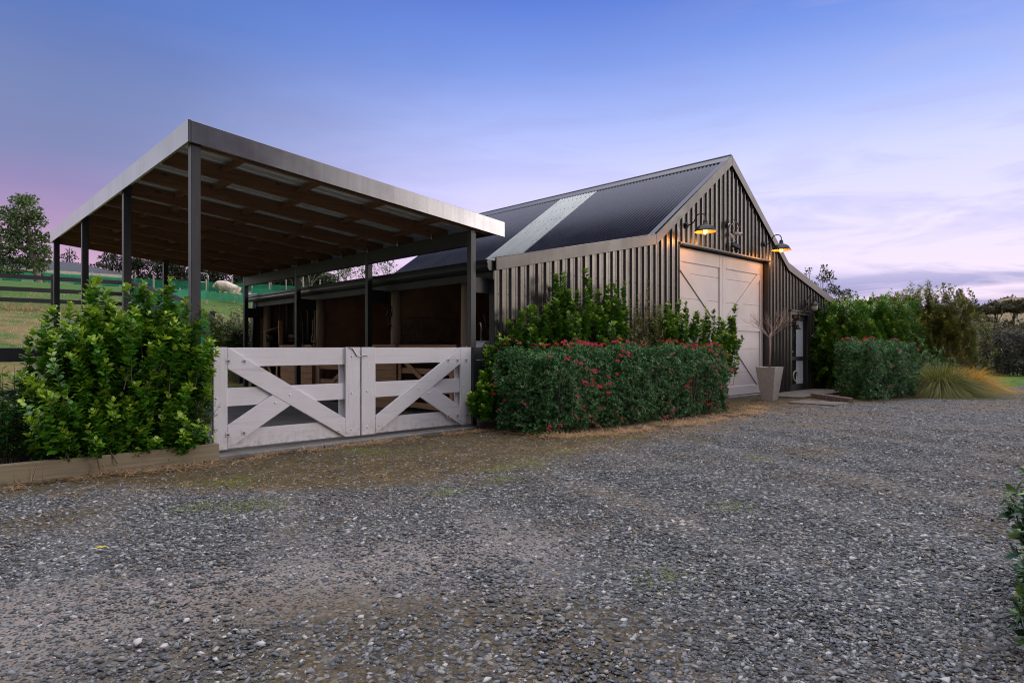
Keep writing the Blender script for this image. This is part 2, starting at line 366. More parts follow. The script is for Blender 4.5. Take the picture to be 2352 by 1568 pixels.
def hedge(name, label, quad, h, m, leafL, dens, lump=.10, tipw=.15, layers=2, core_m=None, top_round=.2, group=None, z0=None, lean=.0, cat='hedge'):
    """quad: four ground corners, counter-clockwise; leafy shell of rosettes over a rounded box"""
    q = np.array(quad, float); c = q.mean(0); base = gz(*c) if z0 is None else z0
    root = thing(name, label, cat, (float(c[0]), float(c[1]), base), group)
    pts = []; nrm = []
    for i in range(4):
        a, b = q[i], q[(i+1) % 4]; e = b-a; ln = np.linalg.norm(e); n = int(ln*h*dens)
        s = G.random(n); z = G.random(n)**.9
        pts.append(np.c_[a+e*s[:, None], z*h]); o = np.array([e[1], -e[0], 0])/ln; nrm.append(np.repeat(o[None], n, 0))
    ar = abs((q[1]-q[0])[0]*(q[3]-q[0])[1]-(q[1]-q[0])[1]*(q[3]-q[0])[0]); n = int(ar*dens)
    s, t = G.random(n), G.random(n)
    pts.append(np.c_[(q[0]*(1-s)[:, None]+q[1]*s[:, None])*(1-t)[:, None]+(q[3]*(1-s)[:, None]+q[2]*s[:, None])*t[:, None], np.full(n, h)]); nrm.append(np.repeat(np.array([[0, 0, 1.]]), n, 0))
    P = np.concatenate(pts); N = np.concatenate(nrm)
    cc = np.r_[c, h*.5]
    # round the corners: pull points near edges in, let the foot taper
    half = max(np.linalg.norm(q[1]-q[0]), np.linalg.norm(q[2]-q[1]))/2
    zf = P[:, 2]/h
    P[:, :2] -= N[:, :2]*(np.clip((zf-.8)/.2, 0, 1)**2*top_round + np.clip((.14-zf)/.14, 0, 1)*.06)[:, None]
    dist = np.min([np.linalg.norm(P[:, :2]-k, axis=1) for k in q], 0)
    P[:, :2] += unit(c-P[:, :2])*(np.clip(1-dist/.28, 0, 1)**2*.14)[:, None]
    N[:, 2] += np.clip((zf-.75)/.25, 0, 1)*.8*(np.abs(N[:, 2]) < .5)
    base_P = P.copy()
    Vs = []; Fs = []; Ts = []; k = 0
    for lay in range(layers):
        p = base_P+N*(lump*(1.1*vnoise(base_P, 2.3, 3)+.9*vnoise(base_P, 6, 4))+G.normal(size=len(P))*.022-lay*.075)[:, None]
        keep = vnoise(base_P, 5.5, 12)+.6*vnoise(base_P, 13, 13) > (-.42 if lay == 0 else -1.2); p = p[keep]; Nk = N[keep]
        nl = 7
        pp = np.repeat(p, nl, 0); nn = np.repeat(unit(Nk+np.array([0, 0, .35])), nl, 0)
        d = unit(nn*(.30+.5*G.random((len(pp), 1)))+rnd(len(pp))*.95)
        sz = leafL*(.6+.7*G.random(len(pp))); tp = np.repeat((G.random(len(p)) < tipw)*(lay == 0), nl)*G.random(len(pp))
        nx = nn+rnd(len(pp))*.5
        V, Fc = leaves(pp, d, nx, sz, sz*.42, T_SMALL); V[:, 2] += base; V[:, 2] = np.maximum(V[:, 2], base+.01)
        Vs.append(V); Fs.append(Fc+k); k += len(V); Ts.append(np.repeat(tp, 4))
    np_mesh('foliage', np.concatenate(Vs), np.concatenate(Fs), m, root, np.concatenate(Ts))
    # woody core
    qi = c+(q-c)*np.clip(1-.30/np.maximum(np.linalg.norm(q-c, axis=1, keepdims=True), .3), .3, .95)
    mb = MB(); nst = max(6, int(np.linalg.norm(q[1]-q[0])*9))
    for i in range(nst):
        s, t = R.random(), R.random(); p = (qi[0]*(1-s)+qi[1]*s)*(1-t)+(qi[3]*(1-s)+qi[2]*s)*t
        for j in range(4):
            e = p+np.array([R.uniform(-.2, .2), R.uniform(-.2, .2)]); mb.tube([(p[0], p[1], base-.03), (*(p+e)/2+R.uniform(-.04, .04), base+h*.45), (e[0], e[1], base+h*R.uniform(.75, .93))], [.012, .008, .003], 5, False)
    mb.build('stem', BARK, root)
    # inner leaf mass
    n = int(ar*h*dens*2.2); s, t = G.random(n), G.random(n)
    p = np.c_[(qi[0]*(1-s)[:, None]+qi[1]*s[:, None])*(1-t)[:, None]+(qi[3]*(1-s)[:, None]+qi[2]*s[:, None])*t[:, None], base+h*(.06+.86*G.random(n))]
    V, Fc = leaves(p, rnd(n), rnd(n), np.full(n, leafL*2.2), np.full(n, leafL*1.3), T_SMALL)
    np_mesh('inner_foliage', V, Fc, m, root, np.zeros(len(V)))
    return root, base_P+np.array([0, 0, base]), N
def crown_leaves(clumps, n_per, size, ratio=.5, shell=.6):
    P = []; N = []
    for c, r in clumps:
        r = np.array(r if hasattr(r, '__len__') else (r, r, r), float); n = int(n_per*6*(r.prod()**(2/3)))+8
        u = rnd(n); rr = shell+(1-shell)*G.random((n, 1))**.6
        rr *= 1+.28*vnoise(u*2+np.array(c), 2.2, 5)[:, None]
        P.append(np.array(c)+u*rr*r); N.append(u)
    P = np.concatenate(P); N = np.concatenate(N); n = len(P)
    sz = size*(.6+.8*G.random(n))
    V, Fc = leaves(P, unit(N*.4+rnd(n)), unit(N*.6+rnd(n)+np.array([0, 0, .5])), sz, sz*ratio, T_SMALL)
    return V, Fc, np.repeat(np.clip(N[:, 2], 0, 1)*.0+G.random(n)*.25, 4)
def tree(name, label, base, trunk_top, trunk_r, clumps, n_per, size, m, bark=BARK, group=None, ratio=.5, shell=.5, limb_r=.3, cat='tree', forks=None):
    root = thing(name, label, cat, tuple(base), group); b = np.array(base, float); tt = np.array(trunk_top, float)
    mb = MB(); mid = (b+tt)/2+np.array([R.uniform(-.1, .1), R.uniform(-.1, .1), 0])*np.linalg.norm(tt-b)*.25
    mb.tube([b-np.array([0, 0, .3]), b+(mid-b)*.2, mid, tt], [trunk_r*1.35, trunk_r, trunk_r*.75, trunk_r*.3], 8, False)
    for c, r in clumps:
        c = np.array(c, float); s = R.uniform(.35, .85); st = b+(tt-b)*s
        if c[2] < st[2]+.2: st = b+(tt-b)*max(.15, (c[2]-b[2])/(max(tt[2]-b[2], .1))*.7)
        mb.tube([st, (st+c)/2+rnd(1)[0]*.12*np.linalg.norm(c-st), c], [trunk_r*limb_r, trunk_r*limb_r*.7, trunk_r*limb_r*.25], 5, False)
    mb.build('trunk', bark, root, True)
    V, Fc, tp = crown_leaves(clumps, n_per, size, ratio, shell); np_mesh('crown', V, Fc, m, root, tp)
    return root
def blades(P, D, L, W, droop, segs=4):
    """curved grass blades from P heading D"""
    n = len(P); D = unit(D); side = unit(np.cross(D, np.array([0, 0, 1.])+G.normal(size=(n, 3))*.15))
    V = np.zeros((n, (segs+1)*2, 3)); L = np.asarray(L)[:, None]; W = np.asarray(W)[:, None]; dr = np.asarray(droop)[:, None]
    for i in range(segs+1):
        s = i/segs; c = P+D*L*s-np.array([0, 0, 1.])*(dr*L*s*s)+np.array([1., 1., 0])*D*(dr*L*s*s*.45)
        w = W*(1-s*.92)
        V[:, 2*i] = c-side*w/2; V[:, 2*i+1] = c+side*w/2
    f = np.array([(2*i, 2*i+1, 2*i+3, 2*i+2) for i in range(segs)])
    Fc = f[None]+(np.arange(n)*(segs+1)*2)[:, None, None]
    return V.reshape(-1, 3), Fc.reshape(-1, 4)
# ------------------------------------------------------------------ sky and light
def build_world():
    w = bpy.data.worlds.new('World'); sc.world = w; w.use_nodes = True; nt = w.node_tree
    bg = nt.nodes['Background']
    tc = nd(nt, 'ShaderNodeTexCoord'); n = tc.outputs['Generated']
    sx = nd(nt, 'ShaderNodeSeparateXYZ'); lk(nt, n, sx.inputs[0]); z = sx.outputs[2]
    def dot(v):
        d = nd(nt, 'ShaderNodeVectorMath', operation='DOT_PRODUCT'); lk(nt, n, d.inputs[0]); d.inputs[1].default_value = v; return d.outputs['Value']
    a = dot((RX, RY, 0)); b = dot((DX, DY, 0))
    zc = mth(nt, 'MAXIMUM', z, 0)
    right = ramp(nt, zc, [(0, (.70, .50, .68)), (.04, (.76, .60, .76)), (.10, (.77, .66, .84)), (.17, (.70, .64, .90)), (.26, (.56, .58, .90)), (.34, (.32, .41, .80)), (.42, (.17, .27, .69)), (.49, (.085, .17, .58)), (.58, (.13, .20, .52)), (.72, (1.05, 1.02, 1.12)), (1, (2.38, 2.38, 2.58))])  # top stops of all three ramps: unseen zenith brightened to light ground and foliage
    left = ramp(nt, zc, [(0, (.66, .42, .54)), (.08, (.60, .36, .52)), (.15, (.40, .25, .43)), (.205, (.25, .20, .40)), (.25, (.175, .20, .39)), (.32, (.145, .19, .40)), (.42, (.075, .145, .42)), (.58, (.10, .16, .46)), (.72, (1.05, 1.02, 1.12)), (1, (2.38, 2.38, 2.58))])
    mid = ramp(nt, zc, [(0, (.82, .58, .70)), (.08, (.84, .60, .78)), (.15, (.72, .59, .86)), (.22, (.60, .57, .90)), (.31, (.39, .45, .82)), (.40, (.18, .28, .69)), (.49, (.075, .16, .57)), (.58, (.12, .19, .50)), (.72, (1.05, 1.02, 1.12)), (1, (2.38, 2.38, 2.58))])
    # soft drifting edges
    mp = nd(nt, 'ShaderNodeMapping'); mp.inputs['Rotation'].default_value = (0, 0, YAW); mp.inputs['Scale'].default_value = (1.5, 1.5, 7); lk(nt, n, mp.inputs[0])
    nz = noise(nt, mp.outputs[0], 1.6, 5, .55, .6)
    aj = mth(nt, 'ADD', a, mth(nt, 'MULTIPLY', mth(nt, 'SUBTRACT', nz, .5), .22))
    fl = nd(nt, 'ShaderNodeMapRange', interpolation_type='SMOOTHSTEP'); lk(nt, aj, fl.inputs[0]); fl.inputs[1].default_value = -.58; fl.inputs[2].default_value = .0
    fr = nd(nt, 'ShaderNodeMapRange', interpolation_type='SMOOTHSTEP'); lk(nt, aj, fr.inputs[0]); fr.inputs[1].default_value = -.05; fr.inputs[2].default_value = .40
    c = mixc(nt, fl.outputs[0], left, mid); c = mixc(nt, fr.outputs[0], c, right)
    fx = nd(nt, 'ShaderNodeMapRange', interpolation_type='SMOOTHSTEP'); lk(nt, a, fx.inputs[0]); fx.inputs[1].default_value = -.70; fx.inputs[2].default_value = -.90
    c = mixc(nt, fx.outputs[0], c, (1.25, 1.22, 1.35))  # bright sky added out of view on the left, to light the side fascia
    # thin cloud streaks low on the right, faint veils elsewhere
    mp2 = nd(nt, 'ShaderNodeMapping'); mp2.inputs['Rotation'].default_value = (.0, .0, YAW); mp2.inputs['Scale'].default_value = (3.2, 3.2, 19); lk(nt, n, mp2.inputs[0])
    nz2 = noise(nt, mp2.outputs[0], 1.15, 8, .56, .9)
    cl = ramp(nt, nz2, [(.45, (0, 0, 0)), (.60, (1, 1, 1))])
    low = ramp(nt, zc, [(.0, (.95,)*3), (.085, (1,)*3), (.12, (.42,)*3), (.25, (.34,)*3), (.42, (.16,)*3)])
    rt = nd(nt, 'ShaderNodeMapRange', interpolation_type='SMOOTHSTEP'); lk(nt, a, rt.inputs[0]); rt.inputs[1].default_value = .12; rt.inputs[2].default_value = .42
    cf = mth(nt, 'MULTIPLY', mth(nt, 'MULTIPLY', cl, low), mth(nt, 'MULTIPLY_ADD', rt.outputs[0], .66, .34))
    c = mixc(nt, cf, c, mixc(nt, rt.outputs[0], (.20, .19, .37), ramp(nt, zc, [(0, (.50, .38, .58)), (.06, (.33, .31, .55)), (.2, (.36, .38, .66))])))
    # unseen sky behind the viewer dimmed, so the front fascia reflects darker
    dk = nd(nt, 'ShaderNodeMapRange', interpolation_type='SMOOTHSTEP'); lk(nt, b, dk.inputs[0]); dk.inputs[1].default_value = -.45; dk.inputs[2].default_value = .15; dk.inputs[3].default_value = .16; dk.inputs[4].default_value = 1
    hi = nd(nt, 'ShaderNodeMapRange'); lk(nt, zc, hi.inputs[0]); hi.inputs[1].default_value = .58; hi.inputs[2].default_value = .75
    c = mixc(nt, mth(nt, 'MAXIMUM', dk.outputs[0], hi.outputs[0]), (0, 0, 0), c)
    # warm afterglow low in the sky, to the right of and behind the viewer
    gd = np.array([RX*1.0+DX*.03, RY*1.0+DY*.03, .10]); gd = gd/np.linalg.norm(gd)
    g = mth(nt, 'MAXIMUM', dot(tuple(gd)), 0); g = mth(nt, 'POWER', g, 18.0)
    gz_ = mth(nt, 'POWER', 2.718, mth(nt, 'MULTIPLY', zc, -2.6)); g = mth(nt, 'MULTIPLY', g, gz_)
    c = mixc(nt, 1.0, c, mixc(nt, g, (0, 0, 0), (2.5, 2.05, 1.62)), 'ADD')
    # the sky behind the viewer is dimmer
    # a share of the physical sky with the sun just at the horizon
    sky = nd(nt, 'ShaderNodeTexSky', sky_type='NISHITA'); sky.sun_disc = False; sky.sun_elevation = rad(5)
    sky.sun_rotation = math.atan2(gd[0], gd[1]); sky.altitude = 50
    c = mixc(nt, 1.0, c, mixc(nt, .012, (0, 0, 0), sky.outputs[0]), 'ADD')
    below = mth(nt, 'LESS_THAN', z, -.01); c = mixc(nt, below, c, (.10, .09, .09))
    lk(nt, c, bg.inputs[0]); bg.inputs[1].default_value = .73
    return gd
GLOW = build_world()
sun_d = bpy.data.lights.new('sun', 'SUN'); sun_d.energy = .55; sun_d.angle = rad(22); sun_d.color = (1, .91, .83)
sun = bpy.data.objects.new('sun', sun_d); COL.objects.link(sun); sun.location = (20, -20, 20)
from mathutils import Vector
sd_ = Vector((GLOW[0], GLOW[1], .26)).normalized(); sun.rotation_euler = sd_.to_track_quat('Z', 'Y').to_euler()
vs = sc.view_settings; vs.view_transform = 'Standard'; vs.look = 'None'; vs.exposure = .72; vs.gamma = 1
sc.cycles.use_denoising = True; sc.cycles.denoiser = 'OPENIMAGEDENOISE'; sc.cycles.denoising_prefilter = 'ACCURATE'; sc.cycles.denoising_input_passes = 'RGB_ALBEDO_NORMAL'; sc.cycles.filter_width = 1.1; sc.cycles.max_bounces = 6; sc.cycles.transparent_max_bounces = 12; sc.cycles.sample_clamp_indirect = 4
# ------------------------------------------------------------------ ground
DIRT_X = [-5, .5, 1.4, 2.2, 2.8, 3.5, 4.4, 5.6, 8.3, 10.1, 13.2, 15, 17, 20, 24]
DIRT_Y = [6.8, 6.55, 6.35, 5.3, 4.5, 4.25, 4.3, 4.45, 4.95, 5.2, 5.35, 4.7, 4.1, 3.3, 3.6]
def zones(x, y):
    P = np.c_[x, y, np.zeros(len(x))]; n = vnoise(P, 1.3, 21)*.35+vnoise(P, 4.5, 22)*.16
    dirt = sst(-.35, .65, y-np.interp(x, DIRT_X, DIRT_Y)+n*1.5)
    dirt = np.maximum(dirt, .62*sst(.45, .95, vnoise(P, 1.1, 30)+vnoise(P, 3.4, 31)*.45))
    dirt = np.maximum(dirt, .75*sst(-.1, .5, 1.0-np.hypot((x-.65)/.75, (y-5.6)/.45)+n))
    grass = sst(-.4, .4, y-13.2+n)*(x < 24)+sst(-.3, .3, np.minimum(x-20.8-.5*(y-4), y-3.45-.02*(x-22))+n)
    far = np.hypot(x, y) > 60
    grass = np.clip(np.maximum(grass, far), 0, 1)
    # dusty wheel track
    a, b = np.array([-.4, 3.75]), np.array([2.7, 2.95]); e = b-a; s = np.clip(((np.c_[x, y]-a)@e)/(e@e), 0, 1); d = np.linalg.norm(np.c_[x, y]-a-s[:, None]*e, axis=1)
    pale = np.maximum(sst(.95, .25, d+n*.7), .7*sst(.5, .9, vnoise(P, 1.6, 33)+.4*vnoise(P, 5, 34))*(np.hypot(x-1.2, y-2.5) < 2.4))
    e2 = np.array([.77, -.64]); q2 = np.c_[x-1.45, y-2.35]; al = q2@e2; ac = q2@np.array([.64, .77])
    dirt = np.maximum(dirt, .62*sst(1.5, .2, np.hypot(al/1.25, ac/.62)+n*1.3))
    moss = sst(.25, .85, vnoise(P, 2.0, 44)+vnoise(P, 6, 45)*.5)*dirt
    return dirt, grass, pale, moss
def axis_lines(lo, a, b, hi, fine, grow):
    L = list(np.arange(a, b+1e-6, fine)); s = fine; p = a
    left = []
    while p > lo: s *= grow; p -= s; left.append(p)
    s = fine; p = b; rgt = []
    while p < hi: s *= grow; p += s; rgt.append(p)
    return np.array(left[::-1]+L+rgt)
def build_ground():
    xs = axis_lines(-420, -2, 17, 900, .09, 1.07); ys = axis_lines(-420, .2, 8.2, 900, .09, 1.07)
    X, Y = np.meshgrid(xs, ys); x, y = X.ravel(), Y.ravel()
    P = np.c_[x, y, x*0]; z = ground_z(x, y); near = (np.hypot(x, y) < 30)
    z = z+near*(.012*vnoise(P, 1.5, 8)+.006*vnoise(P, 6, 9)) - .012*near
    z = np.where((x > 2.2) & (x < 20.7) & (y > 7.3) & (y < 16.4), -.06, z)
    z = np.where((x > 9.5) & (x < 20.7) & (y > 7.3) & (y < 16.9), -.06, z)
    # earth heaped behind the timber edging
    z = np.where((x > -2) & (x < 2.45) & (y > 7.32) & (y < 7.95), .07, z)
    nx, ny = len(xs), len(ys); i = (np.arange(ny-1)[:, None]*nx+np.arange(nx-1)[None]).ravel()
    Fc = np.c_[i, i+1, i+1+nx, i+nx]
    m, nt, b = mat('ground_surface')
    at_ = nd(nt, 'ShaderNodeAttribute', attribute_name='zone'); sp = nd(nt, 'ShaderNodeSeparateColor'); lk(nt, at_.outputs['Color'], sp.inputs[0])
    mo = nd(nt, 'ShaderNodeAttribute', attribute_name='moss')
    v = coord(nt)
    def cells(scale):
        vo = nd(nt, 'ShaderNodeTexVoronoi'); vo.inputs['Scale'].default_value = scale; lk(nt, v, vo.inputs['Vector']); 
        s2 = nd(nt, 'ShaderNodeSeparateColor'); lk(nt, vo.outputs['Color'], s2.inputs[0]); return s2.outputs[0], s2.outputs[1], vo.outputs['Distance']
    r1, q1, d1 = cells(42); r2, q2, d2 = cells(95)
    stones = ramp(nt, r1, [(0, (.010, .011, .012)), (.35, (.044, .048, .053)), (.65, (.11, .118, .126)), (.88, (.24, .242, .24)), (1, (.46, .44, .41))])
    fines = ramp(nt, r2, [(0, (.014, .014, .013)), (.5, (.062, .060, .056)), (1, (.22, .205, .185))])
    grav = mixc(nt, mth(nt, 'GREATER_THAN', q1, .55), stones, fines)
    big = noise(nt, v, .55, 5, .6); brown = ramp(nt, big, [(.46, (0, 0, 0)), (.68, (.65, .65, .65))])
    grav = mixc(nt, brown, grav, mixc(nt, r2, (.09, .062, .032), (.22, .16, .095)))
    n3 = noise(nt, v, 22, 6, .7); n4 = noise(nt, v, 3.2, 5, .65)
    dirt = ramp(nt, mth(nt, 'ADD', mth(nt, 'MULTIPLY', n3, .6), mth(nt, 'MULTIPLY', n4, .4)), [(.3, (.024, .017, .007)), (.47, (.070, .049, .019)), (.6, (.135, .093, .038)), (.75, (.25, .18, .09))])
    dirt = mixc(nt, mth(nt, 'MULTIPLY', mth(nt, 'GREATER_THAN', q1, .86), .8), dirt, stones)
    moss = ramp(nt, n3, [(.35, (.040, .048, .008)), (.65, (.13, .125, .018))])
    dirt = mixc(nt, mth(nt, 'MULTIPLY', mo.outputs['Fac'], .85), dirt, moss)
    pale = mixc(nt, n3, (.13, .105, .09), (.34, .295, .265)); pale = mixc(nt, mth(nt, 'GREATER_THAN', q2, .6), pale, fines)
    gn = noise(nt, v, 9, 6, .7); gg = ramp(nt, gn, [(.3, (.028, .075, .012)), (.55, (.070, .15, .022)), (.75, (.13, .20, .04))])
    dryg = ramp(nt, noise(nt, v, 1.1, 5, .65), [(.38, (0, 0, 0)), (.60, (.9, .9, .9))])
    sepp = nd(nt, 'ShaderNodeSeparateXYZ'); lk(nt, v, sepp.inputs[0])
    geo = nd(nt, 'ShaderNodeNewGeometry'); sg = nd(nt, 'ShaderNodeSeparateXYZ'); lk(nt, geo.outputs['Position'], sg.inputs[0])
    bank = nd(nt, 'ShaderNodeMapRange'); lk(nt, sg.outputs[1], bank.inputs[0]); bank.inputs[1].default_value = 31; bank.inputs[2].default_value = 26
    notright = nd(nt, 'ShaderNodeMapRange'); lk(nt, sg.outputs[0], notright.inputs[0]); notright.inputs[1].default_value = 19; notright.inputs[2].default_value = 14
    df = mth(nt, 'MULTIPLY', mth(nt, 'MULTIPLY', dryg, bank.outputs[0]), notright.outputs[0])
    gg = mixc(nt, df, gg, mixc(nt, gn, (.16, .105, .045), (.34, .24, .11)))
    fr_ = nd(nt, 'ShaderNodeMapRange'); lk(nt, sg.outputs[0], fr_.inputs[0]); fr_.inputs[1].default_value = 60; fr_.inputs[2].default_value = 110
    gg = mixc(nt, fr_.outputs[0], gg, mixc(nt, gn, (.20, .15, .075), (.26, .20, .10)))
    c = mixc(nt, sp.outputs[2], grav, pale); c = mixc(nt, sp.outputs[0], c, dirt); c = mixc(nt, sp.outputs[1], c, gg)
    lk(nt, c, b.inputs['Base Color']); setb(b, Roughness=.9); b.inputs['Specular IOR Level'].default_value = .25
    h = mth(nt, 'SUBTRACT', mth(nt, 'MULTIPLY', n3, .6), mth(nt, 'MULTIPLY', d1, .9)); bump(nt, b, h, .6, .012)
    o = np_mesh('ground', np.c_[x, y, z], Fc, m, None, None, True, (0, 0, 0)); o['kind'] = 'structure'
    d, g, p, ms = zones(x, y)
    ca = o.data.attributes.new('zone', 'FLOAT_COLOR', 'POINT'); ca.data.foreach_set('color', np.c_[d, g, p, np.ones(len(x))].astype(np.float32).ravel())
    ma = o.data.attributes.new('moss', 'FLOAT', 'POINT'); ma.data.foreach_set('value', ms.astype(np.float32))
build_ground()
def ico():
    t = (1+5**.5)/2; V = np.array([(-1, t, 0), (1, t, 0), (-1, -t, 0), (1, -t, 0), (0, -1, t), (0, 1, t), (0, -1, -t), (0, 1, -t), (t, 0, -1), (t, 0, 1), (-t, 0, -1), (-t, 0, 1)], float)
    F_ = np.array([(0, 11, 5), (0, 5, 1), (0, 1, 7), (0, 7, 10), (0, 10, 11), (1, 5, 9), (5, 11, 4), (11, 10, 2), (10, 7, 6), (7, 1, 8), (3, 9, 4), (3, 4, 2), (3, 2, 6), (3, 6, 8), (3, 8, 9), (4, 9, 5), (2, 4, 11), (6, 2, 10), (8, 6, 7), (9, 8, 1)])
    return V/np.linalg.norm(V[0]), F_
OCT = (np.array([(1, 0, 0), (-1, 0, 0), (0, 1, 0), (0, -1, 0), (0, 0, 1), (0, 0, -1.)]), np.array([(0, 2, 4), (2, 1, 4), (1, 3, 4), (3, 0, 4), (2, 0, 5), (1, 2, 5), (3, 1, 5), (0, 3, 5)]))
def stones(P, size, tmpl, jit=.36):
    tv, tf = tmpl; n = len(P); V = tv[None]*(1+G.normal(size=(n, len(tv), 1))*jit)*np.stack([.7+.6*G.random(n), .5+.5*G.random(n), .28+.3*G.random(n)], 1)[:, None, :]
    th = G.random(n)*6.283; c, s = np.cos(th)[:, None], np.sin(th)[:, None]; x = V[..., 0]*c-V[..., 1]*s; y = V[..., 0]*s+V[..., 1]*c
    tx = (G.normal(size=(n, 1))*.25); zz = V[..., 2]+x*tx
    V = np.stack([x, y, zz], 2)*size[:, None, None]+P[:, None, :]
    return V.reshape(-1, 3), (tf[None]+(np.arange(n)*len(tv))[:, None, None]).reshape(-1, 3)
def gravel_mat():
    m, nt, b = mat('gravel_stones'); g = nd(nt, 'ShaderNodeNewGeometry')
    c = ramp(nt, g.outputs['Random Per Island'], [(0, (.018, .020, .023)), (.30, (.064, .071, .080)), (.60, (.150, .163, .178)), (.82, (.275, .285, .295)), (.88, (.29, .215, .13)), (.94, (.46, .455, .44)), (1, (.70, .68, .65))])
    n = noise(nt, coord(nt), 140, 3, .6); c = mixc(nt, .35, c, ramp(nt, n, [(.3, (.02, .02, .02)), (.7, (.25, .24, .23))]))
    lk(nt, c, b.inputs['Base Color']); setb(b, Roughness=.75); return m
def build_gravel():
    def field(n, t0, t1, tmpl, smin, smax, keep):
        t = t0+(t1-t0)*G.random(n)**.85; u = (G.random(n)-.5)*1.75
        x = t*(DX+u*RX); y = t*(DY+u*RY)
        d, g, p, ms = zones(x, y)
        k = G.random(n) < np.clip(1-.85*d-1.0*g-.62*p, 0.04, 1)
        k &= ~((y > 7.15) & (x < 21)) & (g < .5)
        x, y = x[k], y[k]; sz = smin+(smax-smin)*G.random(len(x))**2.6
        z = ground_z(x, y)+.012*vnoise(np.c_[x, y, x*0], 1.5, 8)-.012+sz*.12
        return stones(np.c_[x, y, z], sz, tmpl)
    parts = [field(36000, 2.0, 4.8, ico(), .004, .019, 1), field(60000, 2.0, 5.2, OCT, .004, .021, 1), field(85000, 4.6, 9.5, OCT, .006, .021, 1), field(45000, 9, 20, OCT, .008, .024, 1)]
    V = []; Fs = []; k = 0
    for v, f in parts: V.append(v); Fs.append(f+k); k += len(v)
    tag(np_mesh('gravel', np.concatenate(V), np.concatenate(Fs), gravel_mat(), None, None, False, (0, 0, 0)), 'loose grey gravel spread over the driveway', 'gravel', kind='stuff')
build_gravel()
def litter(name, label, cat, pts, n, L, m, flat=.15, W=.004):
    a = np.array(pts, float); seg = np.diff(a[:, :2], axis=0); ln = np.linalg.norm(seg, axis=1); i = G.choice(len(seg), n, p=ln/ln.sum()); s = G.random(n)[:, None]
    w = a[i, 2]+(a[i+1, 2]-a[i, 2])*s[:, 0]
    p2 = a[i, :2]+seg[i]*s+G.normal(size=(n, 2))*(w[:, None]); clump = vnoise(np.c_[p2, np.zeros(n)], 5, 61) > -.15; p2 = p2[clump]; n = len(p2)
    P = np.c_[p2, ground_z(p2[:, 0], p2[:, 1])+.004+G.random(n)*.02]
    D = np.c_[G.normal(size=(n, 2)), np.abs(G.normal(size=n))*flat]
    V, Fc = blades(P, D, L*(.4+G.random(n)), np.full(n, W), .15+G.random(n)*.3, 3)
    return tag(np_mesh(name, V, Fc, m, None, np.repeat(G.random(n)*.5, 8), False, (float(P[:, 0].mean()), float(P[:, 1].mean()), 0.)), label, cat, kind='stuff')
litter('dry_grass', 'dead straw coloured grass along the foot of the flowering hedge', 'dry grass', [(6.2, 6.0, .12), (7.0, 5.6, .10), (9.0, 5.45, .16), (11.3, 5.5, .18), (12.6, 6.0, .15)], 7000, .12, STRAW, .5, .005)
litter('straw', 'dead grass and straw lying along the timber edging', 'straw', [(-.6, 7.0, .06), (1.0, 7.02, .07), (2.5, 6.95, .10), (3.2, 7.1, .08), (6.2, 7.05, .07)], 3800, .11, STRAW, .25, .0045)
litter('dry_stalks', 'upright dry grass stalks growing against the timber edging', 'dry grass', [(.65, 7.17, .02), (1.05, 7.17, .05), (1.55, 7.17, .04)], 70, .24, STRAW, 2.2, .004)
litter('rough_grass', 'tall dry grass under the black fence on the bank', 'dry grass', [(-1, 27.7, .25), (6.4, 27.8, .25)], 2600, .34, STRAW, 2.0, .012)
litter('scattered_straw', 'thin scatter of straw over the bare earth before the gates', 'straw', [(1.0, 6.3, .3), (2.6, 5.6, .6), (4.5, 5.4, .7), (7, 5.0, .35), (10, 5.2, .25), (12.8, 5.6, .45), (15.0, 5.2, .3)], 7500, .065, STRAW, .15, .0035)
def leaf_litter():
    ln = [((6.2, 6.85), (6.25, 5.95), .10), ((6.25, 5.93), (11.3, 5.8), .09), ((2.5, 7.18), (6.2, 7.18), .06), ((-.5, 7.1), (2.4, 7.1), .05), ((11.4, 5.9), (14.2, 7.0), .25), ((15.6, 4.85), (18.0, 4.4), .10)]
    P = np.concatenate([np.c_[a[0]+(b[0]-a[0])*(q := G.random(320)), a[1]+(b[1]-a[1])*q]+np.abs(G.normal(size=(320, 2)))*np.array([0, -w])+G.normal(size=(320, 2))*w*.4 for a, b, w in ln]); n = len(P)
    P = np.c_[P, ground_z(P[:, 0], P[:, 1])+.004+.012*G.random(n)]
    V, Fc = leaves(P, np.c_[G.normal(size=(n, 2)), G.normal(size=n)*.15], np.c_[G.normal(size=(n, 2))*.35, np.ones(n)], .03+.03*G.random(n), .014+.012*G.random(n), T_SMALL)
    tag(np_mesh('leaf_litter', V, Fc, leaf_mat('fallen_leaf_litter', (.045, .025, .014), (.17, .09, .045), (.24, .13, .05), .8, .1, None, .3, 1.0), None, np.repeat(G.random(n)*.6, 4), False, (6., 6., 0.)), 'brown fallen leaves lying along the foot of the hedges and gates', 'leaf litter', kind='stuff')
leaf_litter()
def moss_tufts():
    c = [(4.3, 4.75), (4.9, 4.85), (4.0, 4.35), (2.0, 4.9), (1.9, 5.05), (5.6, 5.0), (7.2, 5.2), (3.3, 4.3), (2.9, 1.9), (4.6, 2.4), (6.8, 3.2), (1.6, 5.2)]
    P = np.concatenate([np.c_[G.normal(x, .13, 260), G.normal(y, .09, 260)] for x, y in c]); n = len(P)
    P = np.c_[P, ground_z(P[:, 0], P[:, 1])-.005]
    V, Fc = blades(P, np.c_[G.normal(size=(n, 2))*.8, np.ones(n)], .012+.03*G.random(n), np.full(n, .0045), .3+G.random(n)*.3, 2)
    tag(np_mesh('low_grass', V, Fc, GRASSB, None, np.repeat(G.random(n)*.8, 6), False, (4., 4.5, 0.)), 'small patches of green grass in the driveway', 'grass', kind='stuff')
moss_tufts()
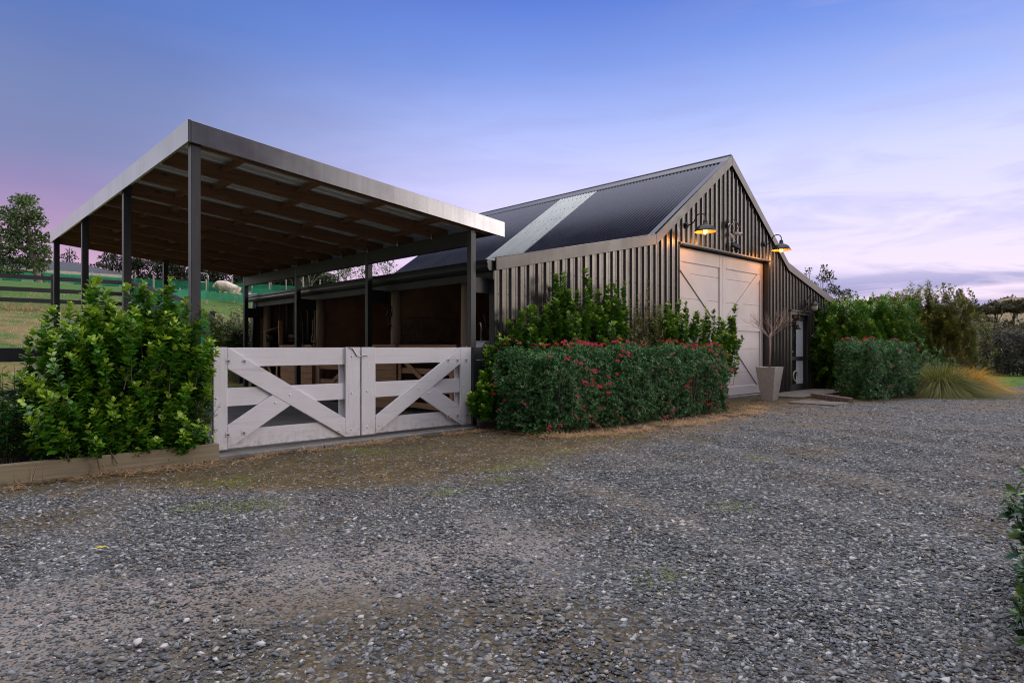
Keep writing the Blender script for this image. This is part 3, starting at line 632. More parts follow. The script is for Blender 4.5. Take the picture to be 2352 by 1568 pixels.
def bank_grass():
    n = 26000; x = G.random(n)*9-1.5; y = 13.3+G.random(n)**1.2*18; k = ~((x > 2.1) & (y < 16.9)); x, y = x[k], y[k]; n = len(x)
    P = np.c_[x, y, ground_z(x, y)-.02]; dry = vnoise(P, .9, 71) > -.3
    V, Fc = blades(P, np.c_[G.normal(size=(n, 2))*.7, np.ones(n)], .07+.13*G.random(n), np.full(n, .012), .4+G.random(n)*.5, 3)
    k8 = np.repeat(dry, 3)
    V = V.reshape(n, 8, 3); Fl = np.array([(0, 1, 3, 2), (2, 3, 5, 4), (4, 5, 7, 6)])
    for nm, msk, m, lb in (('dry_grass', dry, STRAW, 'straw coloured rough grass on the bank below the black rail fence'), ('grass', ~dry, GRASSB, 'green tufted grass on the bank below the black rail fence')):
        v = V[msk].reshape(-1, 3); f = (Fl[None]+(np.arange(msk.sum())*8)[:, None, None]).reshape(-1, 4)
        tag(np_mesh(nm, v, f, m, None, np.repeat(G.random(int(msk.sum()))*.7, 8), False, (2., 20., 1.)), lb, 'grass', kind='stuff')
    # lawn at the right
    n = 16000; x = 21+G.random(n)*16; y = 3.4+G.random(n)*5; d, g, p, ms = zones(x, y); k = g > .6; P = np.c_[x[k], y[k], np.zeros(k.sum())]; n = len(P)
    V, Fc = blades(P, np.c_[G.normal(size=(n, 2))*.7, np.ones(n)], .04+.06*G.random(n), np.full(n, .014), .3+G.random(n)*.4, 2)
    tag(np_mesh('lawn', V, Fc, GRASSB, None, np.repeat(G.random(n)*.25, 6), False, (28., 5., 0.)), 'short green lawn in front of the dark clipped hedge', 'lawn', kind='stuff')
bank_grass()
sf = MB().box(2.25, 6.45, 7.36, 16.55, -.05, .04).build('floor', FLOORC); sf['kind'] = 'structure'
kb = MB().box(2.46, 6.17, 7.26, 7.36, -.05, .03).build('threshold', CONCRETE, None, False, .01); kb['kind'] = 'structure'
# ------------------------------------------------------------------ carport
CX0, CX1, CY0, CY1, CZ0, CZ1 = 2.199, 6.876, 7.414, 16.63, 3.69, 3.205
XL, XR = 2.294, 6.267; YP = [7.51, 10.51, 13.51, 16.50]
slope = (CZ0-CZ1)/(CX1-CX0)
def roof_z(x): return CZ0-slope*(x-CX0)
def build_carport():
    r = thing('carport', 'open sided carport with black posts and grey fascia beside the barn', 'carport', (4.3, 12, 0))
    for X, top in ((XL, roof_z(XL)-.06), (XR, roof_z(XR)-.30)):
        for Y in YP:
            MB().box(X-.05, X+.05, Y-.05, Y+.05, -.02, top).build('post', POSTM, r, False, .004)
    MB().box(4.35, 4.45, 16.45, 16.55, -.02, roof_z(4.4)-.2).build('post', POSTM, r, False, .004)
    h = .24
    # fascias (folded steel): front and back follow the fall of the roof, the side ones are level
    for y0, y1 in ((CY0, CY0+.03), (CY1-.03, CY1)):
        m_ = MB().prism([(CX0+.03, roof_z(CX0+.03)), (CX1, CZ1), (CX1, CZ1-h), (CX0+.03, roof_z(CX0+.03)-h)], y0, y1)
        m_.build('fascia', FASCIA, r, False, .004)
    MB().box(CX0, CX0+.03, CY0, CY1, CZ0-h-.005, CZ0+.004).build('fascia', FASCIA, r, False, .004)
    MB().box(CX1-.03, CX1, CY0+.03, CY1-.03, CZ1-h+.06, CZ1-.01).build('fascia', FASCIA, r, False, .004)
    # roofing sheet: ribs run down the slope
    mb = MB(); ys = []; y = CY0+.035
    while y < CY1-.04:
        for dy, dz in ((0, 0), (.13, 0), (.145, .02), (.175, .02), (.19, 0)):
            if y+dy < CY1-.035: ys.append((y+dy, dz))
        y += .2
    V = [(x, y, roof_z(x)-.055+dz) for x in (CX0+.03, CX1-.03) for y, dz in ys]; n = len(ys)
    mb.quads(V, [(i, i+1, i+1+n, i+n) for i in range(n-1)]); mb.build('roof_sheet', ZINC, r)
    # rafters across, nogs between
    NB = 9; ry = [CY0+.10+i*(CY1-CY0-.2)/NB for i in range(NB+1)]
    for i, Y in enumerate(ry):
        a, b = CX0+.035, CX1-.30
        m_ = MB().prism([(a, roof_z(a)-.062), (b, roof_z(b)-.062), (b, roof_z(b)-.25), (a, roof_z(a)-.25)], Y-.0225, Y+.0225)
        m_.build('rafter', RAFT['x'], r, False, .003)
    for i in range(NB):
        for k in range(4):
            x = CX0+.75+k*1.0+(.22 if i % 2 else 0); z = roof_z(x)
            MB().box(x-.045, x+.045, ry[i]+.0225, ry[i+1]-.0225, z-.135, z-.09).build('nog', RAFT['y'], r)
    MB().box(XR-.045, XR+.045, CY0+.06, CY1-.06, roof_z(XR)-.49, roof_z(XR)-.262).build('beam', BLACK['y'], r, False, .003)
    for Y in YP[:3]:                                   # ties to the barn posts
        MB().box(XR+.05, 6.70, Y-.025, Y+.02, 2.06, 2.30).build('tie_beam', BLACK['x'], r, False, .003)
    MB().box(XR+.05, 6.70, YP[3]-.025, YP[3]+.02, 1.98, 2.22).build('tie_beam', BLACK['x'], r, False, .003)
    for i in range(1, NB):                             # steel brackets at the rafter feet
        z = roof_z(XR)-.262; MB().box(XR-.05, XR-.047, ry[i]-.06, ry[i]-.025, z-.02, z+.08).build('bracket', GALV, r)
build_carport()
# ------------------------------------------------------------------ white gates
def build_gate(name, label, x0, x1, xa, xb, mirror, plates, bolts):
    z0, z1 = .075, 1.22; Y = 7.40
    r = thing(name, label, 'gate', ((x0+x1)/2, Y, 0), 'pair of white braced gates')
    def part(nm, poly, y0, y1, ax='x'):
        return MB().prism(poly, y0, y1).build(nm, WHITE[ax], r, False, .003)
    rect = lambda a, b, c, d: [(a, c), (b, c), (b, d), (a, d)]
    part('stile', rect(x0, xa-.002, z0, z1), Y-.03, Y-.001, 'z'); part('stile', rect(xb+.002, x1, z0, z1), Y-.03, Y-.001, 'z')
    part('rear_stile', rect(x0+.02, xa-.03 if mirror else xa+.0, z0+.01, z1-.01), Y+.041, Y+.07, 'z'); part('rear_stile', rect(xb-.05 if not mirror else xb-.05, x1-.02, z0+.01, z1-.01), Y+.041, Y+.07, 'z')
    e = .004
    for a, b in ((1.0, z1-e), (.555, .76), (z0+e, .285)): part('rail', rect(x0+e, x1-e, a, b), Y, Y+.04)
    # long brace and short brace, drawn for a hinge on the left and mirrored for the other leaf
    W = xb-xa; top = lambda s: 1.22-.91*s; bot = lambda s: .98-.905*s
    s1 = (.98-.343)/(.905+.612*W); s2 = (.98-.075)/(.905+.612*W)
    fx = (lambda s: xa+W*(1-s)) if mirror else (lambda s: xa+W*s)
    part('long_brace', [(fx(0), top(0)), (fx(1), top(1)), (fx(1), bot(1)), (fx(0), bot(0))], Y-.032, Y-.002)
    g = .004
    part('short_brace', [(fx(0), .078), (fx(0), .343), (fx(s1-g), bot(s1)), (fx(s2-g), bot(s2))], Y-.031, Y-.002)
    for px, py in plates:
        X, _, Z = onY(px, py, Y-.04)
        p = MB().box(X-.026, X+.026, Y-.036, Y-.032, Z-.026, Z+.026).build('washer_plate', BOLTW, r, False, .002)
        MB().lathe((X, Y-.036, Z), [(0.0001, -.016), (.009, -.014), (.011, -.006), (.012, 0)], 10, 'y').build('bolt', BOLTG, p, True)
    for px, py in bolts:
        X, _, Z = onY(px, py, Y-.04)
        MB().lathe((X, Y-.031, Z), [(0.0001, -.010), (.008, -.008), (.013, -.002), (.014, 0)], 12, 'y').build('bolt', BOLTW, r, True)
    return r
z7 = lambda x, y: ((820+x/3.485)*.5976, (1300+y/3.485)*.5976)
z6 = lambda x, y: ((1380+x/4.126)*.5976, (1300+y/4.126)*.5976)
gl = build_gate('gate_leaf', 'wide white braced gate leaf hinged beside the bright green bush', 2.447, 4.265, 2.60, 4.06, False,
    [z7(*p) for p in ((5, 308), (205, 305), (420, 305), (203, 1290), (415, 1265))], [z7(*p) for p in ((45, 807), (1030, 757), (833, 860), (1858, 240), (1858, 731), (1855, 1217), (1683, 1232))])
gr_ = build_gate('gate_leaf', 'white braced gate leaf hinged beside the black boarded panel', 4.29, 6.146, 4.50, 5.94, True,
    [z6(*p) for p in ((1420, 345), (1566, 345), (1706, 340), (1420, 1230), (1566, 1220), (1706, 1210))], [z6(*p) for p in ((132, 275), (133, 835), (135, 1405), (947, 792), (1105, 866), (327, 1385), (1668, 750))])
p0, p1, p2, p3 = [onY(*z7(*p), 7.36) for p in ((1820, 127), (1868, 132), (1930, 236), (2045, 234))]
MB().tube([p0, p1, p2, p3], .007, 8).build('latch_rod', GALV, gl, True)
# black panel between gate and barn
bp = thing('black_panel', 'black boarded fence panel between the white gates and the barn corner', 'fence panel', (6.45, 7.45, 0))
MB().box(6.222, 6.66, 7.405, 7.44, 1.03, 1.222).build('top_board', BLACK['x'], bp, False, .003)
MB().box(6.222, 6.66, 7.41, 7.44, .16, 1.022).build('board', BLACK['z'], bp, False, .003)
MB().box(6.20, 6.29, 7.40, 7.455, -.02, .16).build('foot', BLACK['z'], bp)
tag(MB().box(6.32, 6.72, 7.30, 7.44, -.05, .075).build('concrete_block', CONCRETE, None, False, .012), 'rough concrete block under the black boarded panel', 'block')
# ------------------------------------------------------------------ timber edging and side fence
tag(MB().box(-2.2, 2.445, 7.18, 7.27, -.06, .178).build('timber_sleeper', SLEEPER, None, False, .006), 'weathered timber sleeper edging the bed under the bright green bush', 'sleeper')
bf = thing('rail_fence', 'black post and rail fence behind the bright green bush', 'fence', (.2, 8.05, 0))
for z0_, z1_ in ((1.075, 1.215), (.70, .80), (.05, .2)): MB().box(-4, 2.24, 7.98, 8.02, z0_, z1_).build('rail', BLACK['x'], bf, False, .003)
for x in (-2.6, -.3): MB().box(x-.06, x+.06, 8.022, 8.14, -.1, 1.25).build('post', BLACK['z'], bf, False, .004)
mb = MB(); V = [(x, 8.02+.02*math.sin(x*9), z) for z in (.22, .68) for x in np.linspace(-3.9, .95, 40)]
mb.quads(V, [(i, i+1, i+41, i+40) for i in range(39)]).build('shade_cloth', CLOTHB, bf)
# ------------------------------------------------------------------ barn
YB = 7.35; YE = 16.75
EL, BL, BA, BR, ER = 6.60, 10.88, 14.02, 17.16, 20.60
ZE, ZL, ZA = 2.585, 3.444, 5.652
PROF = [(EL, ZE), (BL, ZL), (BA, ZA), (BR, ZL), (ER, ZE)]
def roofline(x): return float(np.interp(x, [p[0] for p in PROF], [p[1] for p in PROF]))
DOOR = (11.85, 16.05, 3.42); ENTRY = (17.36, 18.60, 2.20); WIN = (18.93, 20.12, .50, 2.32)
def build_barn():
    r = thing('barn', 'black ribbed steel barn with a white sliding door and pale roof strip', 'barn', (13.6, 12, 0))
    # ribbed front wall
    xs = {}
    x = EL
    while x < ER:
        for dx, dy in ((0, 0), (.045, 0), (.052, -.004), (.060, -.004), (.067, 0), (.105, 0), (.132, -.034), (.160, -.034), (.187, 0)):
            if x+dx < ER: xs[round(x+dx, 4)] = dy
        x += .2
    xs[ER] = 0.
    kx = sorted(xs)
    for e in (*DOOR[:2], *ENTRY[:2], *WIN[:2], BL, BA, BR): xs.setdefault(round(e, 4), float(np.interp(e, kx, [xs[k] for k in kx])))
    kx = sorted(xs); mb = MB()
    def strip(a, b, za, zb, ta, tb): mb.quads([(a, YB+xs[a], za), (b, YB+xs[b], zb), (b, YB+xs[b], tb), (a, YB+xs[a], ta)], [(0, 1, 2, 3)])
    for a, b in zip(kx[:-1], kx[1:]):
        m_ = (a+b)/2; ta, tb = roofline(a)-.06, roofline(b)-.06
        if DOOR[0] < m_ < DOOR[1]: strip(a, b, DOOR[2], DOOR[2], ta, tb)
        elif ENTRY[0] < m_ < ENTRY[1]: strip(a, b, ENTRY[2], ENTRY[2], ta, tb)
        elif WIN[0] < m_ < WIN[1]: strip(a, b, -.05, -.05, WIN[2], WIN[2]); strip(a, b, WIN[3], WIN[3], ta, tb)
        else: strip(a, b, -.05, -.05, ta, tb)
    w = mb.build('front_wall', CLAD, r)
    ms = MB()                                          # fixing screws
    for x in np.arange(EL+.085, ER, .2):
        for z in (.6, 1.55, 2.05, 2.47, 3.1, 3.50, 4.2, 4.9):
            if z < roofline(x)-.3 and not (DOOR[0]-.05 < x < DOOR[1]+.05 and z < 3.45) and not (ENTRY[0] < x < WIN[1]+.1 and z < 2.4):
                ms.lathe((x, YB, z), [(.0001, -.008), (.007, -.006), (.009, 0)], 6, 'y')
    ms.build('screws', BLKMETAL, w)
    # other walls: back, inner wall of the open stalls, right side
    MB().prism([(EL, -.05), (ER, -.05), (ER, ZE-.05), (BR, ZL-.05), (BA, ZA-.05), (BL, ZL-.05), (EL, ZE-.05)], YE-.05, YE).build('back_wall', CLAD, r)
    MB().box(ER-.05, ER-.01, YB+.05, YE-.06, -.05, ZE-.06).build('side_wall', CLAD, r)
    MB().box(9.75, 9.8, YB+.05, YE-.06, -.02, 3.1).build('inner_wall', PLY, r)
    for Y in (10.58, 13.70): MB().prism([(6.9, -.02), (9.74, -.02), (9.74, 3.1), (6.9, 2.52)], Y, Y+.03).build('partition', PLY, r)
    # ribbed lining at the far end of the stalls
    mb = MB(); V = []; n = 0
    for x in np.arange(6.7, 9.7, .2):
        for dx, dy in ((0, 0), (.10, 0), (.125, -.03), (.16, -.03), (.185, 0)): V.append((x+dx, YE-.07+dy, 0)); n += 1
    V = V+[(a, b, 2.5) for a, b, c in V]
    mb.quads(V, [(i, i+1, i+1+n, i+n) for i in range(n-1)]).build('stall_lining', steel('stall_lining_steel', (.20, .175, .155), .4, .5), r)
    MB().box(6.62, 9.75, YB+.05, YE-.08, -.05, .03).build('stall_floor', FLOORC, r)
    # corrugated roofs
    def corr(nm, pa, pb, y0, y1, m, per=.10, amp=.016, parent=r, lift=0):
        ys = np.arange(y0, y1+1e-6, per/6); zz = amp*np.sin((ys-y0)/per*2*math.pi)
        a = np.array(pa); b = np.array(pb); nrm = np.array([-(b-a)[1], (b-a)[0]]); nrm = nrm/np.linalg.norm(nrm); nrm = nrm*np.sign(nrm[1])
        V = [(p[0]+nrm[0]*(k+lift), y, p[1]+nrm[1]*(k+lift)) for p in (a, b) for y, k in zip(ys, zz)]; n = len(ys)
        V += [(x-nrm[0]*.006, y, z-nrm[1]*.006) for x, y, z in V]
        i = np.arange(n-1); F_ = np.r_[np.c_[i, i+1, i+1+n, i+n], np.c_[i, i+n, i+1+n, i+1]+2*n, np.c_[i, i+2*n, i+1+2*n, i+1]]
        return np_mesh(nm, np.array(V), F_, m, parent, None, True)
    ea = (BL-.10, ZL-.03); rg = (BA, ZA+.02)
    y_a = onX(1197, 1, BL)[1]; y_b = onX(1111, 1, BL)[1]
    corr('roof', ea, rg, YB-.02, y_a, ROOF); corr('roof', ea, rg, y_b, YE+.05, ROOF)
    sk = corr('skylight', ea, rg, y_a, y_b, SKYL, lift=.002)
    corr('roof', (BR+.10, ZL-.03), rg, YB-.02, YE+.05, ROOF)
    corr('lean_to_roof', (EL-.06, ZE-.045), (BL-.02, ZL-.06), YB-.02, YE+.05, ROOF); corr('lean_to_roof', (ER+.06, ZE-.045), (BR+.02, ZL-.06), YB-.02, YE+.05, ROOF)
    # screw rows across the pale strip
    mb = MB()
    for s in (.06, .22, .38, .54, .70, .86):
        for y in np.arange(y_a+.06, y_b, .152):
            p = np.array(ea)*(1-s)+np.array(rg)*s; mb.lathe((p[0]-.008, y, p[1]+.012), [(.016, -.008), (.014, .004), (.0001, .010)], 6)
    mb.build('screws', GALV, sk)
    # ridge and barge flashings
    MB().prism([(BA-.22, ZA-.095), (BA, ZA+.075), (BA+.22, ZA-.095), (BA+.22, ZA-.115), (BA, ZA+.055), (BA-.22, ZA-.115)], YB-.06, YE+.06).build('ridge_cap', RIDGE, r)
    MB().tube([(BA, YB-.062, ZA+.075), (BA, YE+.062, ZA+.075)], .022, 8).build('ridge_roll', RIDGE, r)
    def barge(pts, dz, m=FLASH):
        up = pts+[(x, z-d) for (x, z), d in zip(pts[::-1], dz[::-1])]
        MB().prism(up, YB-.075, YB-.045).build('barge_flashing', m, r, False, .003)
    t = .045
    barge([(EL-.03, ZE+t-.02), (BL+.02, ZL+t)], [.205, .205]); barge([(BL+.024, ZL+t), (BA, ZA+t+.02)], [.205, .235])
    barge([(BA+.004, ZA+t+.02), (BR-.024, ZL+t)], [.235, .205]); barge([(BR-.02, ZL+t), (ER+.06, ZE+t-.02)], [.205, .205])
    for a, b in (((BL, ZL), (BA, ZA)), ((BR, ZL), (BA, ZA))):   # top leg of the barge over the sheet edge
        d = np.array([b[0]-a[0], 0, b[1]-a[1]]); nn = np.array([-d[2], 0, d[0]])/np.linalg.norm(d); nn *= np.sign(nn[2])
        P = [np.array([a[0], YB-.06, a[1]])+nn*.045, np.array([b[0], YB-.06, b[1]])+nn*.045]
        MB().beam(P[0]+np.array([0, .10, 0]), P[1]+np.array([0, .07, 0]), .14, .006, (0, 1, 0)).build('barge_flashing', ROOF, r)
    MB().beam((EL-.02, YB-.02, ZE+.02), (BL-.02, YB-.02, ZL+.045), .11, .006, (0, 1, 0)).build('barge_flashing', RIDGE, r)
    # left eave: fascia board, gutter, downpipe
    MB().box(EL-.03, EL+.0, YB+.0, YE+.05, 2.27, ZE-.07).build('eave_board', BLACK['y'], r)
    prof = [(EL-.035, 2.56), (EL-.165, 2.57), (EL-.175, 2.52), (EL-.16, 2.50), (EL-.165, 2.45), (EL-.13, 2.40), (EL-.035, 2.40)]
    MB().prism(prof, YB-.02, YE+.08).build('gutter', GUTTER, r, False, .004)
    MB().tube([(EL-.09, YE-.12, 2.41), (EL-.09, YE-.12, 2.25), (EL-.05, YE-.10, 2.12)], .042, 12).build('downpipe', WHITEP, r, True)
    MB().tube([(EL-.05, YE-.02, 2.1), (EL-.05, YE-.02, 0)], .05, 12).build('downpipe', BLKMETAL, r, True)
    # corner post and stall posts
    MB().box(EL+.0, EL+.115, YB+.012, YB+.13, -.05, 2.5).build('corner_post', BLACK['z'], r, False, .004)
    for Y in (8.35, 10.5, 13.62, 16.60):
        MB().tube([(6.86, Y, -.05), (6.86, Y, 1.4), (6.87, Y, 2.5)], [.105, .098, .095], 16).build('stall_post', POLE, r, True)
    MB().box(6.72, 6.76, YB+.14, YE-.1, 2.30, 2.50).build('stall_beam', RAFT['y'], r)
    def boards(y0, y1):
        mb = MB(); z = .04
        while z < 1.10: mb.box(6.72, 6.755, y0, y1, z, z+.142); z += .147
        o = mb.build('stall_boards', STALL['y'], r, False, .004)
        MB().box(6.69, 6.80, y0-.02, y1+.02, 1.222, 1.275).build('cap_board', STALL['y'], r, False, .004)
        for y in (y0+.05, y1-.05): MB().box(6.758, 6.85, y-.045, y+.045, 0, 1.2).build('stud', STALL['z'], r)
    boards(13.75, 15.45); boards(10.28, 11.25)
    MB().box(6.72, 6.76, 8.47, 10.2, 1.13, 1.262).build('top_rail', STALL['y'], r)
    def stall_gate(y0, y1, flip):
        x0, x1 = 6.70, 6.735; g_ = MB(); w_ = .09
        for y in (y0, y1-w_): g_.box(x0-.02, x0-.001, y, y+w_, .10, 1.16)
        for z in (.12, .42, .74, 1.05): g_.box(x0, x1, y0, y1, z, z+.10)
        a, b = ((y0+w_, .2), (y1-w_, 1.02)) if flip else ((y0+w_, 1.02), (y1-w_, .2))
        g_.beam((x0-.012, a[0], a[1]), (x0-.012, b[0], b[1]), .09, .02, (0, .5, .9))
        g_.build('stall_gate', STALL['y'], r, False, .003)
    stall_gate(8.50, 10.15, True); stall_gate(11.5, 13.4, False); stall_gate(15.55, 16.45, True)
    # big door
    y0 = YB+.15; d = MB(); zb = .05; n = 6; hh = (3.40-zb)/n
    for i in range(n): d.box(DOOR[0]-.2, DOOR[1]+.2, y0, y0+.04, zb+i*hh+.002, zb+(i+1)*hh-.002)
    dr = d.build('barn_door', DOORM, r, False, .004)
    T = .022; yt = (y0-T, y0-.001)
    a, b = DOOR[0]+.04, DOOR[1]-.03; mx = (a+b)/2; sw = .15
    def trim(poly): MB().prism(poly, *yt).build('trim_board', DOORM, dr, False, .004)
    rc = lambda p, q, u, v: [(p, u), (q, u), (q, v), (p, v)]
    z_top = 3.38; zm = 1.62
    trim(rc(a, a+sw, zb+.01, z_top)); trim(rc(b-sw, b, zb+.01, z_top)); trim(rc(mx-sw-.003, mx-.003, zb+.01, z_top)); trim(rc(mx+.003, mx+sw+.003, zb+.01, z_top))
    for l_, r_ in ((a+sw, mx-sw-.003), (mx+sw+.003, b-sw)):
        e = .003
        trim(rc(l_+e, r_-e, z_top-.30, z_top)); trim(rc(l_+e, r_-e, zm, zm+.15)); trim(rc(l_+e, r_-e, zb+.01, zb+.22))
        lo, hi = zb+.222, zm-.002; lo2, hi2 = zm+.152, z_top-.302; q = .14
        left = l_ < mx-.5
        A, B = (l_+e, r_-e) if left else (r_-e, l_+e)
        s = 1 if A < B else -1
        trim([(A, hi2), (A+s*q, hi2), (B, lo2+q), (B, lo2), (B-s*q, lo2), (A, hi2-q)])          # upper brace: from the outer top to the middle
        A2, B2 = B, A
        s2 = -s
        trim([(A2, hi), (A2+s2*q, hi), (B2, lo+q), (B2, lo), (B2-s2*q, lo), (A2, hi-q)])        # lower brace: from the middle to the outer foot
    for x0, x1 in ((DOOR[0]-.008, DOOR[0]+.0), (DOOR[1]+.0, DOOR[1]+.008)): MB().box(x0, x1, YB-.02, y0-.03, -.04, DOOR[2]).build('door_reveal', CLAD, r)
    MB().box(DOOR[0]-.03, DOOR[1]+.03, YB-.06, YB+.14, DOOR[2]-.005, DOOR[2]+.03).build('head_flashing', FLASH, r, False, .003)
    MB().box(DOOR[0]-.05, DOOR[1]+.05, YB-.03, YB+.30, -.12, .045).build('door_sill', CONCRETE, r, False, .008)
    # glazed entry door
    x0, x1, zt = ENTRY; fr = MB(); ye = YB+.05
    for c in ((x0, x0+.09, -.05, zt), (x1-.09, x1, -.05, zt)): fr.box(c[0], c[1], YB-.03, ye+.06, c[2], c[3])
    fr.box(x0+.092, x1-.092, YB-.03, ye+.06, zt-.09, zt); f = fr.build('door_frame', FLASH, r, False, .003)
    a, b = x0+.10, x1-.10; dd = MB()
    for c in ((a, a+.10, .02, zt-.10), (b-.10, b, .02, zt-.10)): dd.box(c[0], c[1], ye, ye+.045, c[2], c[3])
    for c in ((.02, .20), (.86, .96), (zt-.24, zt-.10)): dd.box(a+.102, b-.102, ye, ye+.045, c[0], c[1])
    e_ = dd.build('entry_door', BLACK['z'], r, False, .003)
    for c in ((.201, .859), (.961, zt-.241)):
        MB().box(a+.101, a+.48, ye+.018, ye+.026, c[0], c[1]).build('pane', GLASS, e_)
        MB().box(a+.482, b-.101, ye+.017, ye+.026, c[0], c[1]).build('frosted_pane', FROST, e_)
    MB().tube([(a+.05, ye-.04, 1.10), (a+.16, ye-.045, 1.10)], .010, 8).build('handle', GALV, e_, True)
    MB().lathe((a+.42, ye+.016, .42), [(.12, 0), (.125, -.02), (.15, -.022), (.16, -.01), (.16, 0)], 28, 'y').build('cat_flap', PALEPOST, e_, True)
    MB().box(x0-.05, x1+.06, YB-.075, YB-.0, zt+.004, zt+.035).build('head_flashing', FLASH, r)
    # shuttered window
    x0, x1, zb, zt = WIN; fr = MB()
    for c in ((x0, x0+.07, zb, zt), (x1-.07, x1, zb, zt)): fr.box(c[0], c[1], YB-.03, YB+.08, c[2], c[3])
    for c in ((zb, zb+.07), (zt-.07, zt)): fr.box(x0+.072, x1-.072, YB-.03, YB+.08, c[0], c[1])
    wf = fr.build('window', FLASH, r, False, .003)
    MB().box(x0+.07, x1-.07, YB+.075, YB+.079, zb+.07, zt-.07).build('pane', GLASS, wf)
    lv = MB(); lv.box(x0+.09, x0+.14, YB+.03, YB+.06, zb+.08, 1.62); lv.box(x1-.14, x1-.09, YB+.03, YB+.06, zb+.08, 1.62)
    for z in np.arange(zb+.12, 1.6, .062): lv.beam((x0+.14, YB+.045, z), (x1-.14, YB+.045, z), .055, .006, (0, .8, .6))
    lv.build('shutter', WHITEP, wf)
    MB().box(x0-.05, x1+.06, YB-.075, YB-.0, zt+.004, zt+.035).build('head_flashing', FLASH, r)
    MB().box(ER-.06, ER+.03, YB-.05, YB+.06, -.05, ZE-.16).build('corner_flashing', FLASH, r)
build_barn()
# ------------------------------------------------------------------ things fixed to the barn
def barn_lamp(name, label, X):
    Z = 3.83; y1 = YB-.47; r = thing(name, label, 'wall lamp', (X, YB-.03, Z), 'pair of lit barn lamps')
    MB().lathe((X, YB-.036, Z), [(.0001, -.03), (.035, -.03), (.06, -.012), (.065, 0)], 16, 'y').build('wall_plate', BLKMETAL, r, True)
    pts = [(X, YB-.05, Z), (X, YB-.13, Z-.005), (X, YB-.20, Z+.045)]
    for k in range(9):
        a = math.pi*k/8*.97+.05; pts.append((X, y1+.115+.115*math.cos(a), Z+.10+.10*math.sin(a)))
    pts.append((X, y1, Z+.04))
    MB().tube(pts, .0125, 10).build('arm', BLKMETAL, r, True)
    sh = MB().lathe((X, y1, Z), [(.020, .055), (.040, .05), (.045, .02), (.05, -.035), (.085, -.05), (.14, -.075), (.185, -.115), (.205, -.16), (.235, -.195), (.232, -.20)], 32).build('shade', BLKMETAL, r, True)
    MB().lathe((X, y1, Z), [(.228, -.198), (.198, -.163), (.178, -.12), (.13, -.082), (.07, -.06), (.001, -.055)], 32).build('shade_lining', SHADEIN, sh, True)
    MB().lathe((X, y1, Z), [(.018, -.06), (.022, -.11), (.040, -.15), (.046, -.19), (.036, -.225), (.0001, -.245)], 16).build('bulb', BULB, r, True)
    cg = MB()
    for k in range(4):
        a = k*math.pi/2+.4; cg.tube([(X+.05*math.cos(a), y1+.05*math.sin(a), Z-.09), (X+.058*math.cos(a), y1+.058*math.sin(a), Z-.19), (X+.03*math.cos(a), y1+.03*math.sin(a), Z-.25), (X, y1, Z-.262)], .0035, 5)
    cg.tube([(X+.06*math.cos(a), y1+.06*math.sin(a), Z-.18) for a in np.linspace(0, 6.283, 20)], .0035, 5)
    cg.build('wire_guard', BRONZE, r, True)
    l = bpy.data.lights.new('lamp_light', 'POINT'); l.energy = 10; l.color = (1, .38, .07); l.shadow_soft_size = .05
    lo = bpy.data.objects.new('lamp_light', l); COL.objects.link(lo); lo.parent = r; lo.location = (0, y1-(YB-.03)+.06, -.30)
barn_lamp('barn_lamp', 'lit gooseneck barn lamp over the left side of the white barn door', 12.10)
barn_lamp('barn_lamp', 'lit gooseneck barn lamp over the right side of the white barn door', 15.76)
t = thing('security_camera', 'white security camera above the floodlight on the barn gable', 'camera', (14.05, YB-.03, 3.84))
MB().lathe((14.02, YB-.037, 3.84), [(.0001, -.03), (.045, -.025), (.05, 0)], 14, 'y').build('mount', WHITEP, t, True)
MB().tube([(14.02, YB-.06, 3.84), (14.03, YB-.15, 3.85)], .014, 8).build('arm', WHITEP, t, True)
MB().tube([(14.02, YB-.10, 3.895), (14.07, YB-.29, 3.845)], .038, 14).build('body', WHITEP, t, True)
MB().tube([(14.0705, YB-.291, 3.8447), (14.072, YB-.297, 3.843)], .033, 14).build('lens', BLKMETAL, t, True)
for dx in (-.05, .06): MB().tube([(14.02+dx*.6, YB-.14, 3.92), (14.02+dx*2.2, YB-.15, 4.04)], .006, 6).build('antenna', BLKMETAL, t)
MB().tube([(14.0+.06*math.sin(a*1.9)+.05, YB-.08-.05*math.cos(a), 3.80-.012*a) for a in np.linspace(0, 12, 50)], .005, 5).build('cable', GALV, t)
t = thing('solar_panel', 'small tilted solar panel on a bracket above the security camera', 'solar panel', (14.0, YB-.03, 4.08))
MB().lathe((13.93, YB-.037, 4.07), [(.0001, -.03), (.04, -.025), (.045, 0)], 12, 'y').build('mount', GALV, t, True)
MB().tube([(13.93, YB-.06, 4.07), (13.98, YB-.14, 4.10)], .012, 8).build('arm', GALV, t, True)
MB().beam((13.95, YB-.16, 4.19), (14.07, YB-.24, 4.02), .20, .012, (.75, .45, .1)).build('panel', plain('solar_cell', (.20, .19, .22), .3), t)
t = thing('floodlight', 'black sensor floodlight on the flashing over the barn door', 'floodlight', (14.04, YB-.03, 3.50))
MB().box(14.0, 14.07, YB-.075, YB-.035, 3.47, 3.60).build('bracket', BLKMETAL, t)
MB().beam((13.96, YB-.09, 3.63), (14.13, YB-.20, 3.55), .13, .06, (0, .5, .8)).build('head', BLKMETAL, t, False, .006)
MB().tube([(14.1, YB-.09, 3.53), (14.12, YB-.16, 3.46)], .03, 10).build('sensor', BLKMETAL, t, True)
X, _, Z = onY(1852, 697, YB-.04)
t = thing('wall_lantern', 'unlit lantern with a glass bowl on a curved arm by the entry door', 'wall lamp', (X, YB-.03, Z))
MB().box(X-.035, X+.035, YB-.055, YB-.036, Z-.12, Z+.10).build('wall_plate', BLKMETAL, t, False, .004)
